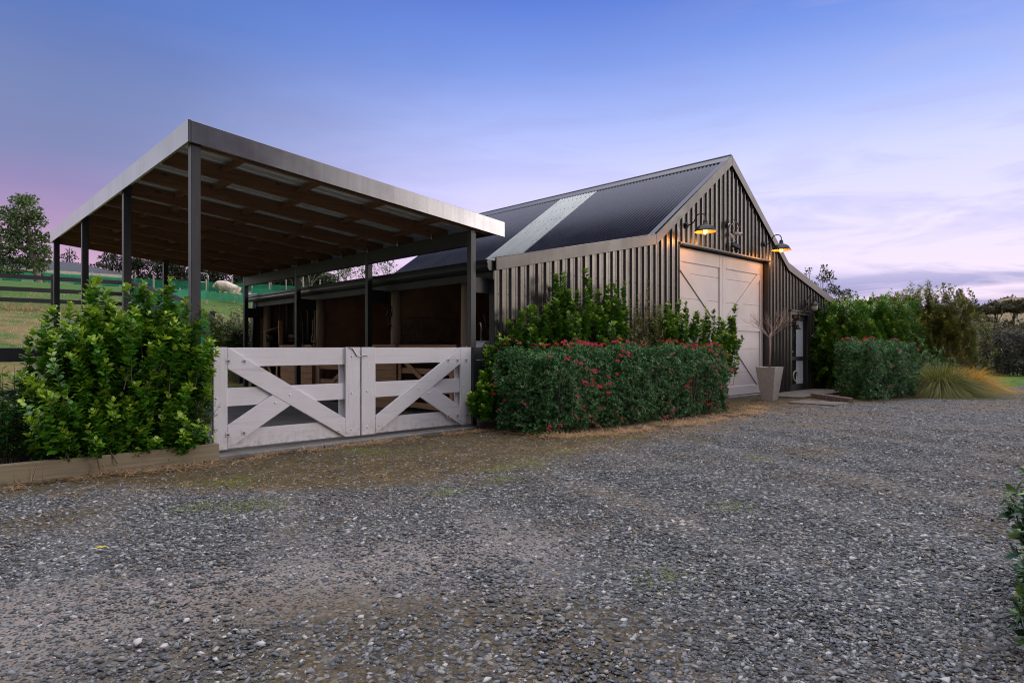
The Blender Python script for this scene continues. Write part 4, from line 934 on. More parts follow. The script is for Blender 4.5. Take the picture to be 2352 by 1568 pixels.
yl = YB-.27
MB().tube([(X, YB-.056, Z-.05), (X, YB-.09, Z+.10)]+[(X, YB-.18+.09*math.cos(a), Z+.12+.11*math.sin(a)) for a in np.linspace(.1, math.pi-.1, 10)]+[(X, yl, Z+.06)], .009, 8).build('arm', BLKMETAL, t, True)
MB().lathe((X, yl, Z), [(.012, .07), (.02, .05), (.05, .025), (.115, -.035), (.12, -.05), (.085, -.05)], 24).build('cap', BLKMETAL, t, True)
MB().lathe((X, yl, Z), [(.082, -.052), (.085, -.12), (.075, -.18), (.045, -.215), (.0001, -.22)], 24).build('glass_bowl', FROST, t, True)
MB().lathe((X, yl, Z), [(.04, -.219), (.02, -.235), (.018, -.26), (.0001, -.275)], 12).build('finial', BLKMETAL, t, True)
# bell with a cockerel on its bracket
X, _, Z = onY(1803, 746, YB-.04)
t = thing('door_bell', 'dark metal bell hanging from a scrolled bracket with a cockerel', 'bell', (X, YB-.03, Z))
MB().box(X-.02, X+.02, YB-.045, YB-.036, Z-.12, Z+.14).build('wall_plate', BRONZE, t)
br = MB(); br.tube([(X, YB-.05, Z+.06), (X, YB-.42, Z+.06)], .010, 6); br.tube([(X, YB-.05, Z-.08), (X, YB-.16, Z-.06), (X, YB-.28, Z+.0), (X, YB-.36, Z+.055)], .009, 6)
for c, rr in ((YB-.14, .045), (YB-.24, .035)): br.tube([(X, c+rr*math.cos(a)*(1-a/16), Z+.02+rr*math.sin(a)*(1-a/16)) for a in np.linspace(0, 9, 24)], .006, 5)
br.build('bracket', BRONZE, t, True)
cx, cz = YB-.33, Z+.085
ck = [(cx+.09, cz+.07), (cx+.12, cz+.15), (cx+.07, cz+.19), (cx+.03, cz+.15), (cx+.045, cz+.10), (cx-.01, cz+.085), (cx-.045, cz+.13), (cx-.05, cz+.185), (cx-.035, cz+.21), (cx-.055, cz+.225), (cx-.08, cz+.215), (cx-.095, cz+.185), (cx-.12, cz+.17), (cx-.095, cz+.16), (cx-.10, cz+.09), (cx-.06, cz+.03), (cx-.01, cz+.01), (cx-.01, cz-.02), (cx+.015, cz-.02), (cx+.015, cz+.012), (cx+.06, cz+.03)]
MB().prism(ck, X-.008, X+.008, 'x').build('cockerel', BRONZE, t)
MB().lathe((X, YB-.38, Z), [(.006, .055), (.012, .02), (.035, 0), (.05, -.04), (.06, -.09), (.085, -.125), (.08, -.125), (.0001, -.03)], 20).build('bell', BRONZE, t, True)
# ------------------------------------------------------------------ by the doors: pot, slab, bricks
def planter():
    x, y = 14.62, 6.66; H_ = .76
    r = thing('planter', 'tall tapered square stone coloured planter at the corner of the barn door', 'planter', (x, y, 0))
    def ring(h, w): return [(x-w, y-w, h), (x+w, y-w, h), (x+w, y+w, h), (x-w, y+w, h)]
    lv = [(-.02, .135), (H_-.0, .235), (H_, .235), (H_, .20), (H_-.08, .195)]
    mb = MB(); V = sum([ring(h, w) for h, w in lv], []); Fs = [(0, 3, 2, 1)]
    for i in range(len(lv)-1): Fs += [(4*i+j, 4*i+(j+1) % 4, 4*i+4+(j+1) % 4, 4*i+4+j) for j in range(4)]
    mb.quads(V, Fs).build('pot', POTM, r, False, .008)
    MB().box(x-.193, x+.193, y-.193, y+.193, H_-.09, H_-.06).build('soil', plain('potting_soil', (.05, .035, .025), .95, 0, .4, 40, .6), r)
    t = thing('potted_tree', 'small leafless standard tree with a twiggy head growing in the planter', 'potted tree', (x, y, H_-.07))
    mb = MB(); top = np.array([x+.02, y, H_+.78]); mb.tube([(x, y, H_-.08), (x+.015, y-.01, H_+.4), tuple(top)], [.019, .015, .014], 8)
    mb.build('trunk', TWIG, t, True); tw = MB()
    def grow(p, d, L, rr, n):
        e = p+d*L; m_ = (p+e)/2+rnd(1)[0]*L*.07; tw.tube([p, m_, e], [rr, rr*.8, rr*.55], 5, False)
        if n:
            for k in range(R.choice((2, 3, 3))):
                nd_ = d+rnd(1)[0]*.52+np.array([0, 0, .22]); nd_ /= np.linalg.norm(nd_); grow(e if k else m_, nd_, L*R.uniform(.62, .86), rr*.6, n-1)
    for k in range(8):
        a = k*.79+R.random()*.4; d = np.array([math.cos(a)*.8, math.sin(a)*.8, .5+R.random()*.6]); d /= np.linalg.norm(d)
        grow(top-np.array([0, 0, R.random()*.1]), d, R.uniform(.20, .30), .009, 4)
    tw.build('twigs', TWIG, t)
planter()
PATHC = plain('worn_concrete', (.15, .13, .115), .9, 0, .35, 5, .5)
tag(MB().box(14.0, 14.86, 5.0, 5.98, -.04, .022).build('concrete_slab', PATHC, None, False, .006), 'low concrete slab in the ground beside the planter', 'slab')
tag(MB().box(15.4, 19.0, 6.25, 7.28, -.05, .04).build('door_step', PATHC, None, False, .01), 'concrete step below the glazed entry door', 'step')
ba = np.array([15.95, 6.20]); bb = np.array([14.95, 5.0]); bd = (bb-ba)/np.linalg.norm(bb-ba); bn = np.array([-bd[1], bd[0]])
bl_ = ['furthest edging brick, at the door step', 'edging brick second from the door step', 'middle brick of the edging row', 'edging brick second from the slab end', 'edging brick at the slab end of the row']
for k in range(5):
    p = ba+bd*(k*.315); q = p+bd*.30
    tag(MB().beam((p[0], p[1], .05), (q[0], q[1], .05+R.uniform(-.008, .008)), .12, .13, (bn[0], bn[1], 0)).build('edging_brick', BRICK, None, False, .012), bl_[k], 'brick', 'row of edging bricks')
# ------------------------------------------------------------------ in the stalls
def loop_rope(label, x, y, z, ln, w, cat='rope', m=ROPE):
    p = [(x, y, z)]+[(x-.01+R.uniform(-.008, .008), y+w*.25*math.sin(k*.8), z-ln*k/9) for k in range(1, 8)]
    c = np.array(p[-1]); p += [tuple(c+np.array([0, w*math.sin(a), -w*1.5*(1-math.cos(a))])) for a in np.linspace(.3, 6.0, 16)]
    tag(MB().tube(p, .011, 6).build('rope', m, None, True), label, cat, 'ropes hanging on the stall post')
loop_rope('pale rope with a loose loop hanging lowest on the stall post', 6.73, 13.60, 1.95, .75, .07)
loop_rope('shorter pale rope beside the long looped one on the stall post', 6.735, 13.72, 1.85, .45, .055)
loop_rope('dark thin rope hanging over the timber boards at the far stall', 6.70, 14.15, 1.80, .62, .06, 'rope', BARK)
loop_rope('second dark rope looped above the timber boards, nearest the far gate', 6.70, 14.30, 1.75, .5, .05, 'rope', BARK)
tag(MB().beam((6.66, 15.30, 1.28), (6.66, 15.32, 1.88), .05, .09, (0, 1, 0)).build('timber_offcut', STALL['z'], None, False, .003), 'upright timber offcut standing on the far stall boards', 'timber')
sh = thing('tool_shelf', 'dark shelf on the far ribbed wall of the stalls', 'shelf', (7.6, 16.4, 1.3))
MB().box(6.95, 9.0, 16.25, 16.62, 1.33, 1.365).build('shelf_board', BLACK['x'], sh); MB().box(7.1, 7.14, 16.3, 16.62, .03, 1.328).build('leg', BLACK['z'], sh); MB().box(8.6, 8.64, 16.3, 16.62, .03, 1.328).build('leg', BLACK['z'], sh)
X = onY(671, 770, 16.4)[0]
t = thing('small_tub', 'small white tub with a red band on the shelf in the stalls', 'tub', (X, 16.4, 1.367)); MB().lathe((X, 16.4, 1.367), [(.001, 0), (.085, 0), (.095, .16), (.10, .17), (.10, .19), (.001, .195)], 20).build('body', WHITEP, t, True); MB().lathe((X, 16.4, 1.367), [(.091, .05), (.095, .05), (.099, .11), (.094, .11)], 20).build('band', REDP, t, True)
X = onY(626, 770, 16.4)[0]
t = thing('feed_bin', 'dark bin with a tilted tan board lying on it', 'bin', (X, 16.4, 1.367)); MB().lathe((X, 16.4, 1.367), [(.001, 0), (.15, 0), (.16, .22), (.001, .24)], 18).build('body', BLKMETAL, t, True); MB().beam((X-.24, 16.36, 1.62), (X+.12, 16.36, 1.74), .18, .02, (0, 1, 0)).build('lid', STALL['x'], t)
t = thing('halter', 'dark halter hanging from the middle round stall post', 'halter', (6.74, 10.48, 1.9)); MB().tube([(6.755, 10.5, 2.0), (6.72, 10.55, 1.93), (6.71, 10.57, 1.84), (6.735, 10.52, 1.78), (6.75, 10.5, 1.86), (6.73, 10.53, 1.95)], .02, 8).build('strap', BLKMETAL, t, True); MB().tube([(6.735, 10.52, 1.78), (6.72, 10.55, 1.66), (6.74, 10.52, 1.56), (6.75, 10.49, 1.66)], .010, 6).build('tail', BLKMETAL, t, True)
t = thing('hay_rack', 'wire hay rack on the dark partition of the stalls', 'hay rack', (7.3, 10.5, 1.3)); mb = MB()
for x in np.arange(7.0, 8.3, .07): mb.tube([(x, 10.56, 1.32), (x, 10.40, 1.80)], .006, 5)
for z, y in ((1.32, 10.55), (1.80, 10.40)): mb.tube([(6.98, y, z), (8.27, y, z)], .008, 5)
mb.build('frame', GALV, t)
t = thing('water_trough', 'white plastic trough with a metal pipe behind the black panel', 'trough', (6.95, 7.95, 0))
MB().prism([(6.68, .1), (7.1, .1), (7.14, 1.25), (7.08, 1.33), (6.76, 1.33), (6.68, 1.26)], 7.75, 8.15).build('body', WHITEP, t, False, .02); MB().tube([(6.72, 7.8, 1.32), (6.74, 7.82, 1.55), (6.70, 7.8, 1.62)], .016, 8).build('pipe', GALV, t, True); MB().tube([(6.9, 7.75, 1.38), (6.75, 7.72, 1.55), (6.68, 7.7, 1.75)], .008, 6).build('hose', BARK, t)
tag(np_mesh('fallen_leaf', *leaves(np.array([[.80, 4.46, .022]]), np.array([[.8, -.3, .1]]), np.array([[0, 0, 1.]]), [.075], [.035], T_BIG)[:2], leaf_mat('yellow_leaf', (.6, .34, .02), (.62, .36, .03), (.6, .34, .02), .5, .2)), 'single yellow fallen leaf on the near gravel', 'leaf')
for k, (px, py, s, lb) in enumerate([(315, 1477, .035, 'pointed white stone on the near gravel'), (377, 1485, .034, 'flat white stone right of the pointed one'), (428, 1426, .024, 'small white stone nearest the dusty track'), (541, 1447, .022, 'small pale stone between two dark ones'), (242, 1378, .022, 'white stone beside the dark gravel patch'), (400, 1578, .02, 'pale stone at the very front of the drive')]):
    t_ = F_PX*EYE/(py-HORIZON); x, y, z = at(px, py, t_); V, Fc = stones(np.array([[x, y, z+s*.2]]), np.array([s*.62]), ico(), .30)
    tag(np_mesh('white_stone', V, Fc, plain('white_stone_%d' % k, (.55, .52, .50), .85, 0, .2, 30, .3)), lb, 'stone', 'white stones on the driveway')
# ------------------------------------------------------------------ planting near the buildings
def env_shoots(n, x0, x1, y0, y1, prof, lo=.12, s0=.25, nl=24, spread=.16, top_pow=.5, base_z=.05, minfrac=.30):
    """many shoots filling a bush whose top outline is prof: [(x, z)]"""
    out = []
    for k in range(n):
        x = R.uniform(x0, x1); y = R.uniform(y0, y1); zt = np.interp(x, [p[0] for p in prof], [p[1] for p in prof])
        z = zt*(minfrac+(1-minfrac)*R.random()**top_pow); ln = R.uniform(.35, .65)
        b = (x+R.uniform(-spread, spread)*.5+(sum((x0, x1))/2-x)*.15, y+R.uniform(-.5, .5)*spread, max(base_z, z-ln)); out.append((b, (x+R.uniform(-spread, spread), y+R.uniform(-spread, spread), z), s0, nl))
    return out
# big bright bush at the left
tops = [(75, 762), (122, 706), (162, 700), (196, 668), (222, 640), (205, 690), (252, 690), (292, 656), (330, 648), (343, 672), (372, 664), (392, 642), (402, 700), (428, 690), (446, 668), (456, 736), (470, 712), (478, 780), (95, 735), (140, 740), (310, 700), (360, 712), (480, 835), (474, 870), (66, 800), (58, 850), (215, 655), (330, 660), (385, 655), (240, 660)]
sh_ = []
for px, py in tops:
    Y = R.uniform(7.36, 7.62); x, y, z = onY(px, py, Y); z = max(z, .4); ln = R.uniform(.4, .6); sh_.append(((x+R.uniform(-.07, .07), y+R.uniform(-.05, .05), max(.1, z-ln)), (x, y, z), .05, 62))
pr = [(.74, .62), (.88, .95), (1.0, 1.30), (1.15, 1.55), (1.35, 1.66), (1.6, 1.60), (1.85, 1.66), (2.1, 1.58), (2.25, 1.42), (2.42, 1.2)]
sh_ += env_shoots(520, .84, 2.36, 7.22, 7.8, pr, nl=40, minfrac=.22, top_pow=.62)
sh_ += env_shoots(170, .90, 2.30, 7.18, 7.5, [(0, .85), (3, .85)], nl=34, minfrac=.25, top_pow=1)
shrub('broadleaf_bush', 'large bright green broadleaf bush beside the left end of the white gates', 'bush', sh_, .069, .046, T_BIG, L_BROAD, None, .5, .14, .004)
# small dark shrub at the foot of the gate
sh_ = []
for k in range(46):
    x, y, z = onY(R.uniform(418, 492), R.uniform(905, 1030), 7.24); sh_.append(((2.22+R.uniform(-.08, .08), 7.32, .10), (x, y+R.uniform(-.06, .12), z), .35, 22))
for px, py in ((508, 925), (500, 985), (497, 950)): x, y, z = onY(px, py, 7.2); sh_.append(((2.3, 7.3, .3), (x, y, z), .4, 10))
shrub('dark_shrub', 'small dark fine leaved shrub at the foot of the left gate leaf', 'shrub', sh_, .036, .014, T_SMALL, L_DARK, None, .3, .1, .003)
# rose at far left
sh_ = []
for k in range(26):
    px, py = R.uniform(-30, 80), R.uniform(835, 990); x, y, z = onY(px, py, 7.5); sh_.append(((x*.4+.40+R.uniform(-.05, .05), 7.5, .05), (x+R.uniform(-.08, .08), y+R.uniform(-.1, .1), z), .25, 30))
rs = shrub('rose_bush', 'sparse thorny rose bush left of the bright green bush', 'bush', sh_, .060, .038, T_BIG, L_SHRUB, None, .3, .1, .0035)
# flowering hedges
def flower_mesh(m, n, r):
    N = rnd(n); N[:, 2] = np.abs(N[:, 2])*.8+.1; V, Fc = leaves(N*r*.35, N+rnd(n)*.35, rnd(n), r*(.55+.5*G.random(n)), np.full(n, r*.34), T_SMALL)
    return V, Fc
def add_flowers(root, P, N, count, kinds, topbias):
    w = np.clip((P[:, 2]-(P[:, 2].min()))/(P[:, 2].max()-P[:, 2].min()), 0, 1); w = .30+topbias*(w > .84)+.6*w**2
    front = (N[:, 1] < -.2) | (N[:, 0] < -.2) | (N[:, 2] > .5); w = w*front
    clus = np.clip(vnoise(P, 2.2, 91)+.35, .05, 2); w = w*clus
    proto = []
    for k, (m, r) in enumerate(kinds):
        V, Fc = flower_mesh(m, 30, r); me_o = np_mesh('flower_cluster', V+ORG[root], Fc, m, root, np.zeros(len(V))); proto.append(me_o)
    idx = G.choice(len(P), count, replace=False, p=w/w.sum())
    for j, i in enumerate(idx):
        k = 0 if j % 5 < 3 else (1 if j % 5 == 3 else 2); k = min(k, len(proto)-1)
        o = proto[k]
        if not o.get('used_'): o['used_'] = 1
        else: o = o.copy(); COL.objects.link(o); o.parent = root
        p = P[i]+N[i]*(.105+.13*max(-.2, vnoise(P[i][None], 2.3, 3)[0]))-ORG[root]; o.location = tuple(p); s = R.uniform(.7, 1.25); o.scale = (s, s, s)
        o.rotation_euler = (R.uniform(-.4, .4)-N[i][1]*-.5, R.uniform(-.4, .4), R.uniform(0, 6))
    for o in root.children:
        if 'used_' in o: del o['used_']
    more = G.choice(len(P), int(count*1.5), replace=False, p=w/w.sum()); Vs = []; Fs = []; k = 0
    for i in more:
        V, Fc = flower_mesh(None, 22, kinds[0][1]*R.uniform(.55, .85)); Vs.append(V+P[i]+N[i]*(.10+.13*max(-.2, vnoise(P[i][None], 2.3, 3)[0]))); Fs.append(Fc+k); k += len(V)
    V = np.concatenate(Vs); o = np_mesh('small_flowers', V, np.concatenate(Fs), kinds[1][0], root, np.zeros(len(V))); o['kind'] = 'stuff'
h1, P1, N1 = hedge('flowering_hedge', 'long clipped hedge with red flowers in front of the barn door', [(6.30, 6.05), (11.35, 5.92), (11.85, 6.95), (6.22, 7.08)], 1.17, L_HEDGE, .043, 430, .10, .18)
add_flowers(h1, P1, N1, 98, [(FLOWP, .037), (FLOWR, .036), (FLOWB, .036)], .30)
h2, P2, N2 = hedge('flowering_hedge', 'shorter dark flowering hedge right of the glazed entry door', [(15.75, 4.95), (18.1, 4.45), (19.2, 5.9), (17.35, 6.25)], 1.27, L_HEDGE, .046, 330, .13, .16)
add_flowers(h2, P2, N2, 14, [(FLOWR, .048), (FLOWP, .045), (FLOWB, .045)], 2.5)
# upright shrubs between the front hedge and the barn
def upright(name, label, pts, Y, spread, m, L, W, n_fill, T=T_BIG, nl=44, group='broadleaf shrubs behind the front hedge', foot=.35, up=.6):
    s = []; P = [onY(px, py, Y) for px, py in pts]; xs_ = [p[0] for p in P]
    for x, y, z in P:
        ln = R.uniform(.55, .75)
        s.append(((x+R.uniform(-.06, .06), y+R.uniform(-.06, .06), max(.1, z-ln)), (x, y+R.uniform(-.06, .06), z), .05, int(nl*1.5)))
        s.append(((x+R.uniform(-.1, .1), y+R.uniform(-.05, .05), .03), (x+R.uniform(-.03, .03), y, max(.3, z-ln*.6)), .3, nl))
    o = sorted(zip(xs_, [p[2] for p in P])); pr = [(o[0][0]-spread, o[0][1]*.7)]+[(a, b*.94) for a, b in o]+[(o[-1][0]+spread, o[-1][1]*.7)]
    s += env_shoots(n_fill, o[0][0]-spread, o[-1][0]+spread, Y-.16, Y+.14, pr, nl=nl, minfrac=foot, top_pow=.6)
    return shrub(name, label, 'shrub', s, L, W, T, m, group, up, .13, .0035)
upright('broadleaf_shrub', 'bright low shrub between the black panel and the flowering hedge', [(1140, 765), (1160, 775), (1118, 800), (1108, 850), (1124, 835), (1150, 810), (1130, 900), (1116, 880)], 7.16, .10, L_BROAD, .066, .048, 60, group=None, foot=.30)
upright('broadleaf_shrub', 'short broadleaf shrub nearest the left end of the ribbed wall', [(1196, 712), (1212, 702), (1228, 703), (1246, 706), (1262, 700), (1236, 722), (1205, 728)], 7.08, .06, L_SHRUB, .075, .055, 36)
upright('broadleaf_shrub', 'tall broadleaf shrub with two leading spires against the ribbed wall', [(1276, 632), (1290, 628), (1300, 648), (1346, 616), (1352, 640), (1340, 664), (1320, 690), (1286, 670), (1310, 700)], 7.08, .08, L_SHRUB, .075, .055, 62)
upright('broadleaf_shrub', 'dense broadleaf shrub right of the two spired one', [(1380, 668), (1398, 655), (1412, 652), (1430, 650), (1372, 700), (1396, 690), (1424, 690)], 7.08, .10, L_SHRUB, .075, .055, 62)
upright('twiggy_shrub', 'olive twiggy shrub with narrow leaves among the broadleaf shrubs', [(1452, 690), (1470, 672), (1484, 645), (1490, 690), (1505, 700), (1460, 720), (1520, 720), (1478, 735)], 7.02, .06, L_OLIVE, .06, .018, 40, T_SMALL, 40)
upright('broadleaf_shrub', 'broadleaf shrub at the left edge of the white barn door', [(1515, 700), (1532, 696), (1556, 690), (1572, 694), (1540, 715), (1585, 712), (1562, 730)], 7.05, .08, L_SHRUB, .075, .055, 62)
upright('broadleaf_shrub', 'broadleaf shrub with orange tinted leaves in front of the white barn door', [(1600, 716), (1620, 708), (1636, 712), (1650, 730), (1668, 745), (1688, 700), (1680, 725), (1612, 735), (1660, 770), (1640, 755)], 6.98, .06, L_SHRUB, .075, .055, 67)
# shrubs right of the entry door
def clump(name, label, tops_, t, wid, m, L, W, n_fill, T=T_SMALL, nl=60, group='shrubs behind the right flowering hedge', base=.2, up=.5, depth=.8, tip=.12):
    P = [at(px, py, t) for px, py in tops_]; s = []
    c = np.mean(P, 0)
    for x, y, z in P:
        ln = R.uniform(.7, 1.0)
        s.append(((x+(c[0]-x)*.15, y+(c[1]-y)*.15, z-ln), (x, y, z), .1, nl))
        s.append(((c[0]*.4+x*.6, c[1]*.4+y*.6, 0.0), (x, y, z-ln*.8), .25, nl))
    for k in range(int(n_fill*2.8)):
        i = R.randrange(len(P)); p = np.array(P[i]); dd = R.uniform(-depth, depth*.4); ww = R.uniform(-wid*1.3, wid*1.3)
        q = p+np.array([DX, DY, 0])*dd+np.array([RX, RY, 0])*ww; f = base+(.97-base)*R.random()**.7; ln = R.uniform(.5, .8)
        q[2] = p[2]*f; b = q+np.array([R.uniform(-.45, .45), R.uniform(-.45, .45), -ln]); b[2] = max(b[2], .02); s.append((tuple(b), tuple(q), .1, nl))
    return shrub(name, label, 'shrub', s, L, W, T, m, group, up, tip)
clump('leafy_shrub', 'bright green shrub covering the shuttered window', [(1884, 704), (1896, 688), (1914, 690), (1935, 680), (1950, 684), (1894, 745), (1912, 740), (1935, 735)], 18.6, .26, L_SHRUB, .10, .06, 110)
clump('leafy_shrub', 'rounded green shrub between the bright window shrub and the olive one', [(1968, 676), (1985, 682), (2005, 674), (2025, 678), (2040, 672), (1975, 730), (2010, 730), (2045, 730)], 19.4, .45, L_SHRUB, .10, .055, 130)
clump('olive_shrub', 'tall olive shrub with bare sprigs reaching above its neighbours', [(2062, 672), (2085, 660), (2092, 648), (2112, 655), (2130, 642), (2137, 655), (2150, 668), (2072, 690), (2052, 690), (2110, 690), (2150, 690), (2170, 688), (2185, 705), (2190, 735), (2090, 730), (2130, 720)], 20.5, .75, L_OLIVE, .10, .042, 240)
clump('autumn_shrub', 'shrub with orange autumn leaves behind the golden tussock', [(2150, 800), (2172, 770), (2186, 760), (2180, 800), (2160, 830), (2188, 790)], 19.8, .2, L_ORANGE, .06, .03, 10, base=.3, nl=30)
clump('leafy_shrub', 'low dark shrub behind the green tussock', [(2090, 790), (2120, 785), (2150, 800), (2105, 820)], 18.6, .4, L_HEDGE, .06, .026, 46, base=.15)
def tussock(name, label, c, n, L, m, W=.013):
    n = int(n*2.2)
    th = G.random(n)*6.283; rr = .30*G.random(n)**.6; P = np.c_[c[0]+rr*np.cos(th), c[1]+rr*np.sin(th), np.zeros(n)]
    el = .55+1.1*G.random(n); D = np.c_[np.cos(th)*np.cos(el), np.sin(th)*np.cos(el), np.sin(el)]; D += G.normal(size=(n, 3))*.12
    V, Fc = blades(P, D, L*(.55+.5*G.random(n)), np.full(n, W)*(.6+.7*G.random(n)), .45+.75*G.random(n), 7); V[:, 2] = np.maximum(V[:, 2], .01)
    r = thing(name, label, 'grass clump', (c[0], c[1], 0), 'tussock grasses by the drive'); np_mesh('blades', V, Fc, m, r, np.repeat(G.random(n)**2, 16))
p = at(2160, 908, 16.4); tussock('tussock_grass', 'green arching tussock grass nearest the drive, beside the dark flowering hedge', p, 3600, 1.75, TUSS_G)
p = at(2118, 905, 16.6); tussock('tussock_grass', 'shorter green tussock grass against the end of the dark flowering hedge', p, 1600, 1.15, TUSS_G)
p = at(2218, 903, 17.8); tussock('tussock_grass', 'golden orange tussock grass at the edge of the lawn', p, 3400, 1.45, TUSS_O)
a_ = at(2188, 866, 27.5); b_ = at(2560, 872, 25.5)
e_ = np.array([b_[0]-a_[0], b_[1]-a_[1]]); e_ /= np.linalg.norm(e_); o_ = np.array([-e_[1], e_[0]])*1.6
hedge('clipped_hedge', 'dark clipped hedge beyond the lawn in front of the woodland', [(a_[0], a_[1]), (b_[0], b_[1]), (b_[0]+o_[0], b_[1]+o_[1]), (a_[0]+o_[0], a_[1]+o_[1])], 1.72, L_FARH, .075, 110, .16, .3, 2, None, .2, None, 0.)
hedge('near_hedge', 'fresh green hedge edge close in front at the right of the drive', [(2.74, -.6), (4.5, -.6), (4.30, .54), (2.90, .355)], .54, L_NEAR, .060, 520, .08, .25, 2, None, .10, None, 0.)
# ------------------------------------------------------------------ paddock
def post_rail(name, label, p, q, n, rails, hp, pw=.14, rw=.15, m=BLACK):
    r = thing(name, label, 'fence', ((p[0]+q[0])/2, (p[1]+q[1])/2, gz((p[0]+q[0])/2, (p[1]+q[1])/2)))
    P = [np.array(p[:2])*(1-k/n)+np.array(q[:2])*k/n for k in range(n+1)]; d = unit(np.array(q[:2])-np.array(p[:2])); nn = np.array([-d[1], d[0]])
    for a in P: MB().beam((a[0], a[1], gz(*a)-.2), (a[0], a[1], gz(*a)+hp), pw, pw, (d[0], d[1], 0)).build('post', m['z'], r)
    for z in rails:
        for a, b in zip(P[:-1], P[1:]):
            a2, b2 = a-nn*(pw/2+.02), b-nn*(pw/2+.02); MB().beam((a2[0], a2[1], gz(*a)+z), (b2[0], b2[1], gz(*b)+z), rw, .03, (0, 0, 1)).build('rail', m['x'], r)
    return r, P
post_rail('rail_fence', 'black three rail fence across the top of the grass bank', (-1.05, 28.1), (6.25, 28.2), 3, (1.10, .66, .28), 1.25)
fs, P_ = post_rail('rail_fence', 'black rail fence with green cloth running down the slope behind the carport', (6.3, 28.15), (6.45, 17.3), 5, (1.15, .55), 1.28)
for a, b in zip(P_[:-1], P_[1:]):
    MB().quads([(a[0]+.1, a[1], gz(*a)+.05), (b[0]+.1, b[1], gz(*b)+.05), (b[0]+.1, b[1], gz(*b)+1.1), (a[0]+.1, a[1], gz(*a)+1.1)], [(0, 1, 2, 3)]).build('shade_cloth', CLOTHB, fs)
def mesh_fence(name, label, pts, hp, cl0, cl1, gap, cloth=CLOTH, pr_=.035):
    L_ = [np.array(p, float) for p in pts]; r = thing(name, label, 'fence', (L_[0][0], L_[0][1], gz(*L_[0])))
    for a, b in zip(L_[:-1], L_[1:]):
        n = max(1, int(np.linalg.norm(b-a)/gap))
        for k in range(n+(b is L_[-1])):
            p = a+(b-a)*k/n; z = gz(*p); MB().tube([(p[0], p[1], z-.2), (p[0]+R.uniform(-.03, .03), p[1], z+hp*R.uniform(.93, 1.08))], pr_, 7).build('post', PALEPOST, r)
        if cl1:
            m_ = 12; V = []
            for z_ in (cl0, cl1): V += [(p[0], p[1]-.04, gz(*p)+z_+(R.uniform(-.05, .05) if z_ == cl1 else 0)) for p in [a+(b-a)*k/m_ for k in range(m_+1)]]
            MB().quads(V, [(i, i+1, i+m_+2, i+m_+1) for i in range(m_)]).build('shade_cloth', cloth, r)
        w_ = MB()
        for z_ in (.35, .7, 1.0): w_.tube([(a[0], a[1], gz(*a)+z_*hp), (b[0], b[1], gz(*b)+z_*hp*.98)], .0035, 4)
        w_.build('wire', BARK, r)
    return r
mesh_fence('mesh_fence', 'wire fence with torn green shade cloth in front of the sheep', [(7.6, 30.2), (9.8, 30.4), (13.6, 29.4)], 1.15, .20, .60, 2.0)
mesh_fence('mesh_fence', 'long green shade cloth fence across the paddock by the house', [(-4, 57), (13, 57), (18, 50), (21, 43)], 1.2, .1, .8, 2.6)
mesh_fence('batten_fence', 'row of pale fence battens on the rise behind the barn gutter', [(13.7, 35.2), (17.0, 33.8), (22.5, 31)], 1.25, 0, .42, .85, CLOTH, .03)
c_ = at(466, 660, 40); gt = thing('field_gate', 'small tubular metal gate standing by the green shade cloth', 'gate', (c_[0], c_[1], gz(c_[0], c_[1])))
x_, y_ = c_[0], c_[1]; z = gz(x_, y_); mb = MB(); mb.tube([(x_-.28, y_+.1, z), (x_-.28, y_+.1, z+1.15), (x_+.24, y_, z+1.15), (x_+.30, y_, z+1.05), (x_+.30, y_, z)], .03, 8); mb.tube([(x_-.28, y_+.1, z+.6), (x_+.30, y_, z+.6)], .022, 6); mb.build('frame', GALV, gt, True)
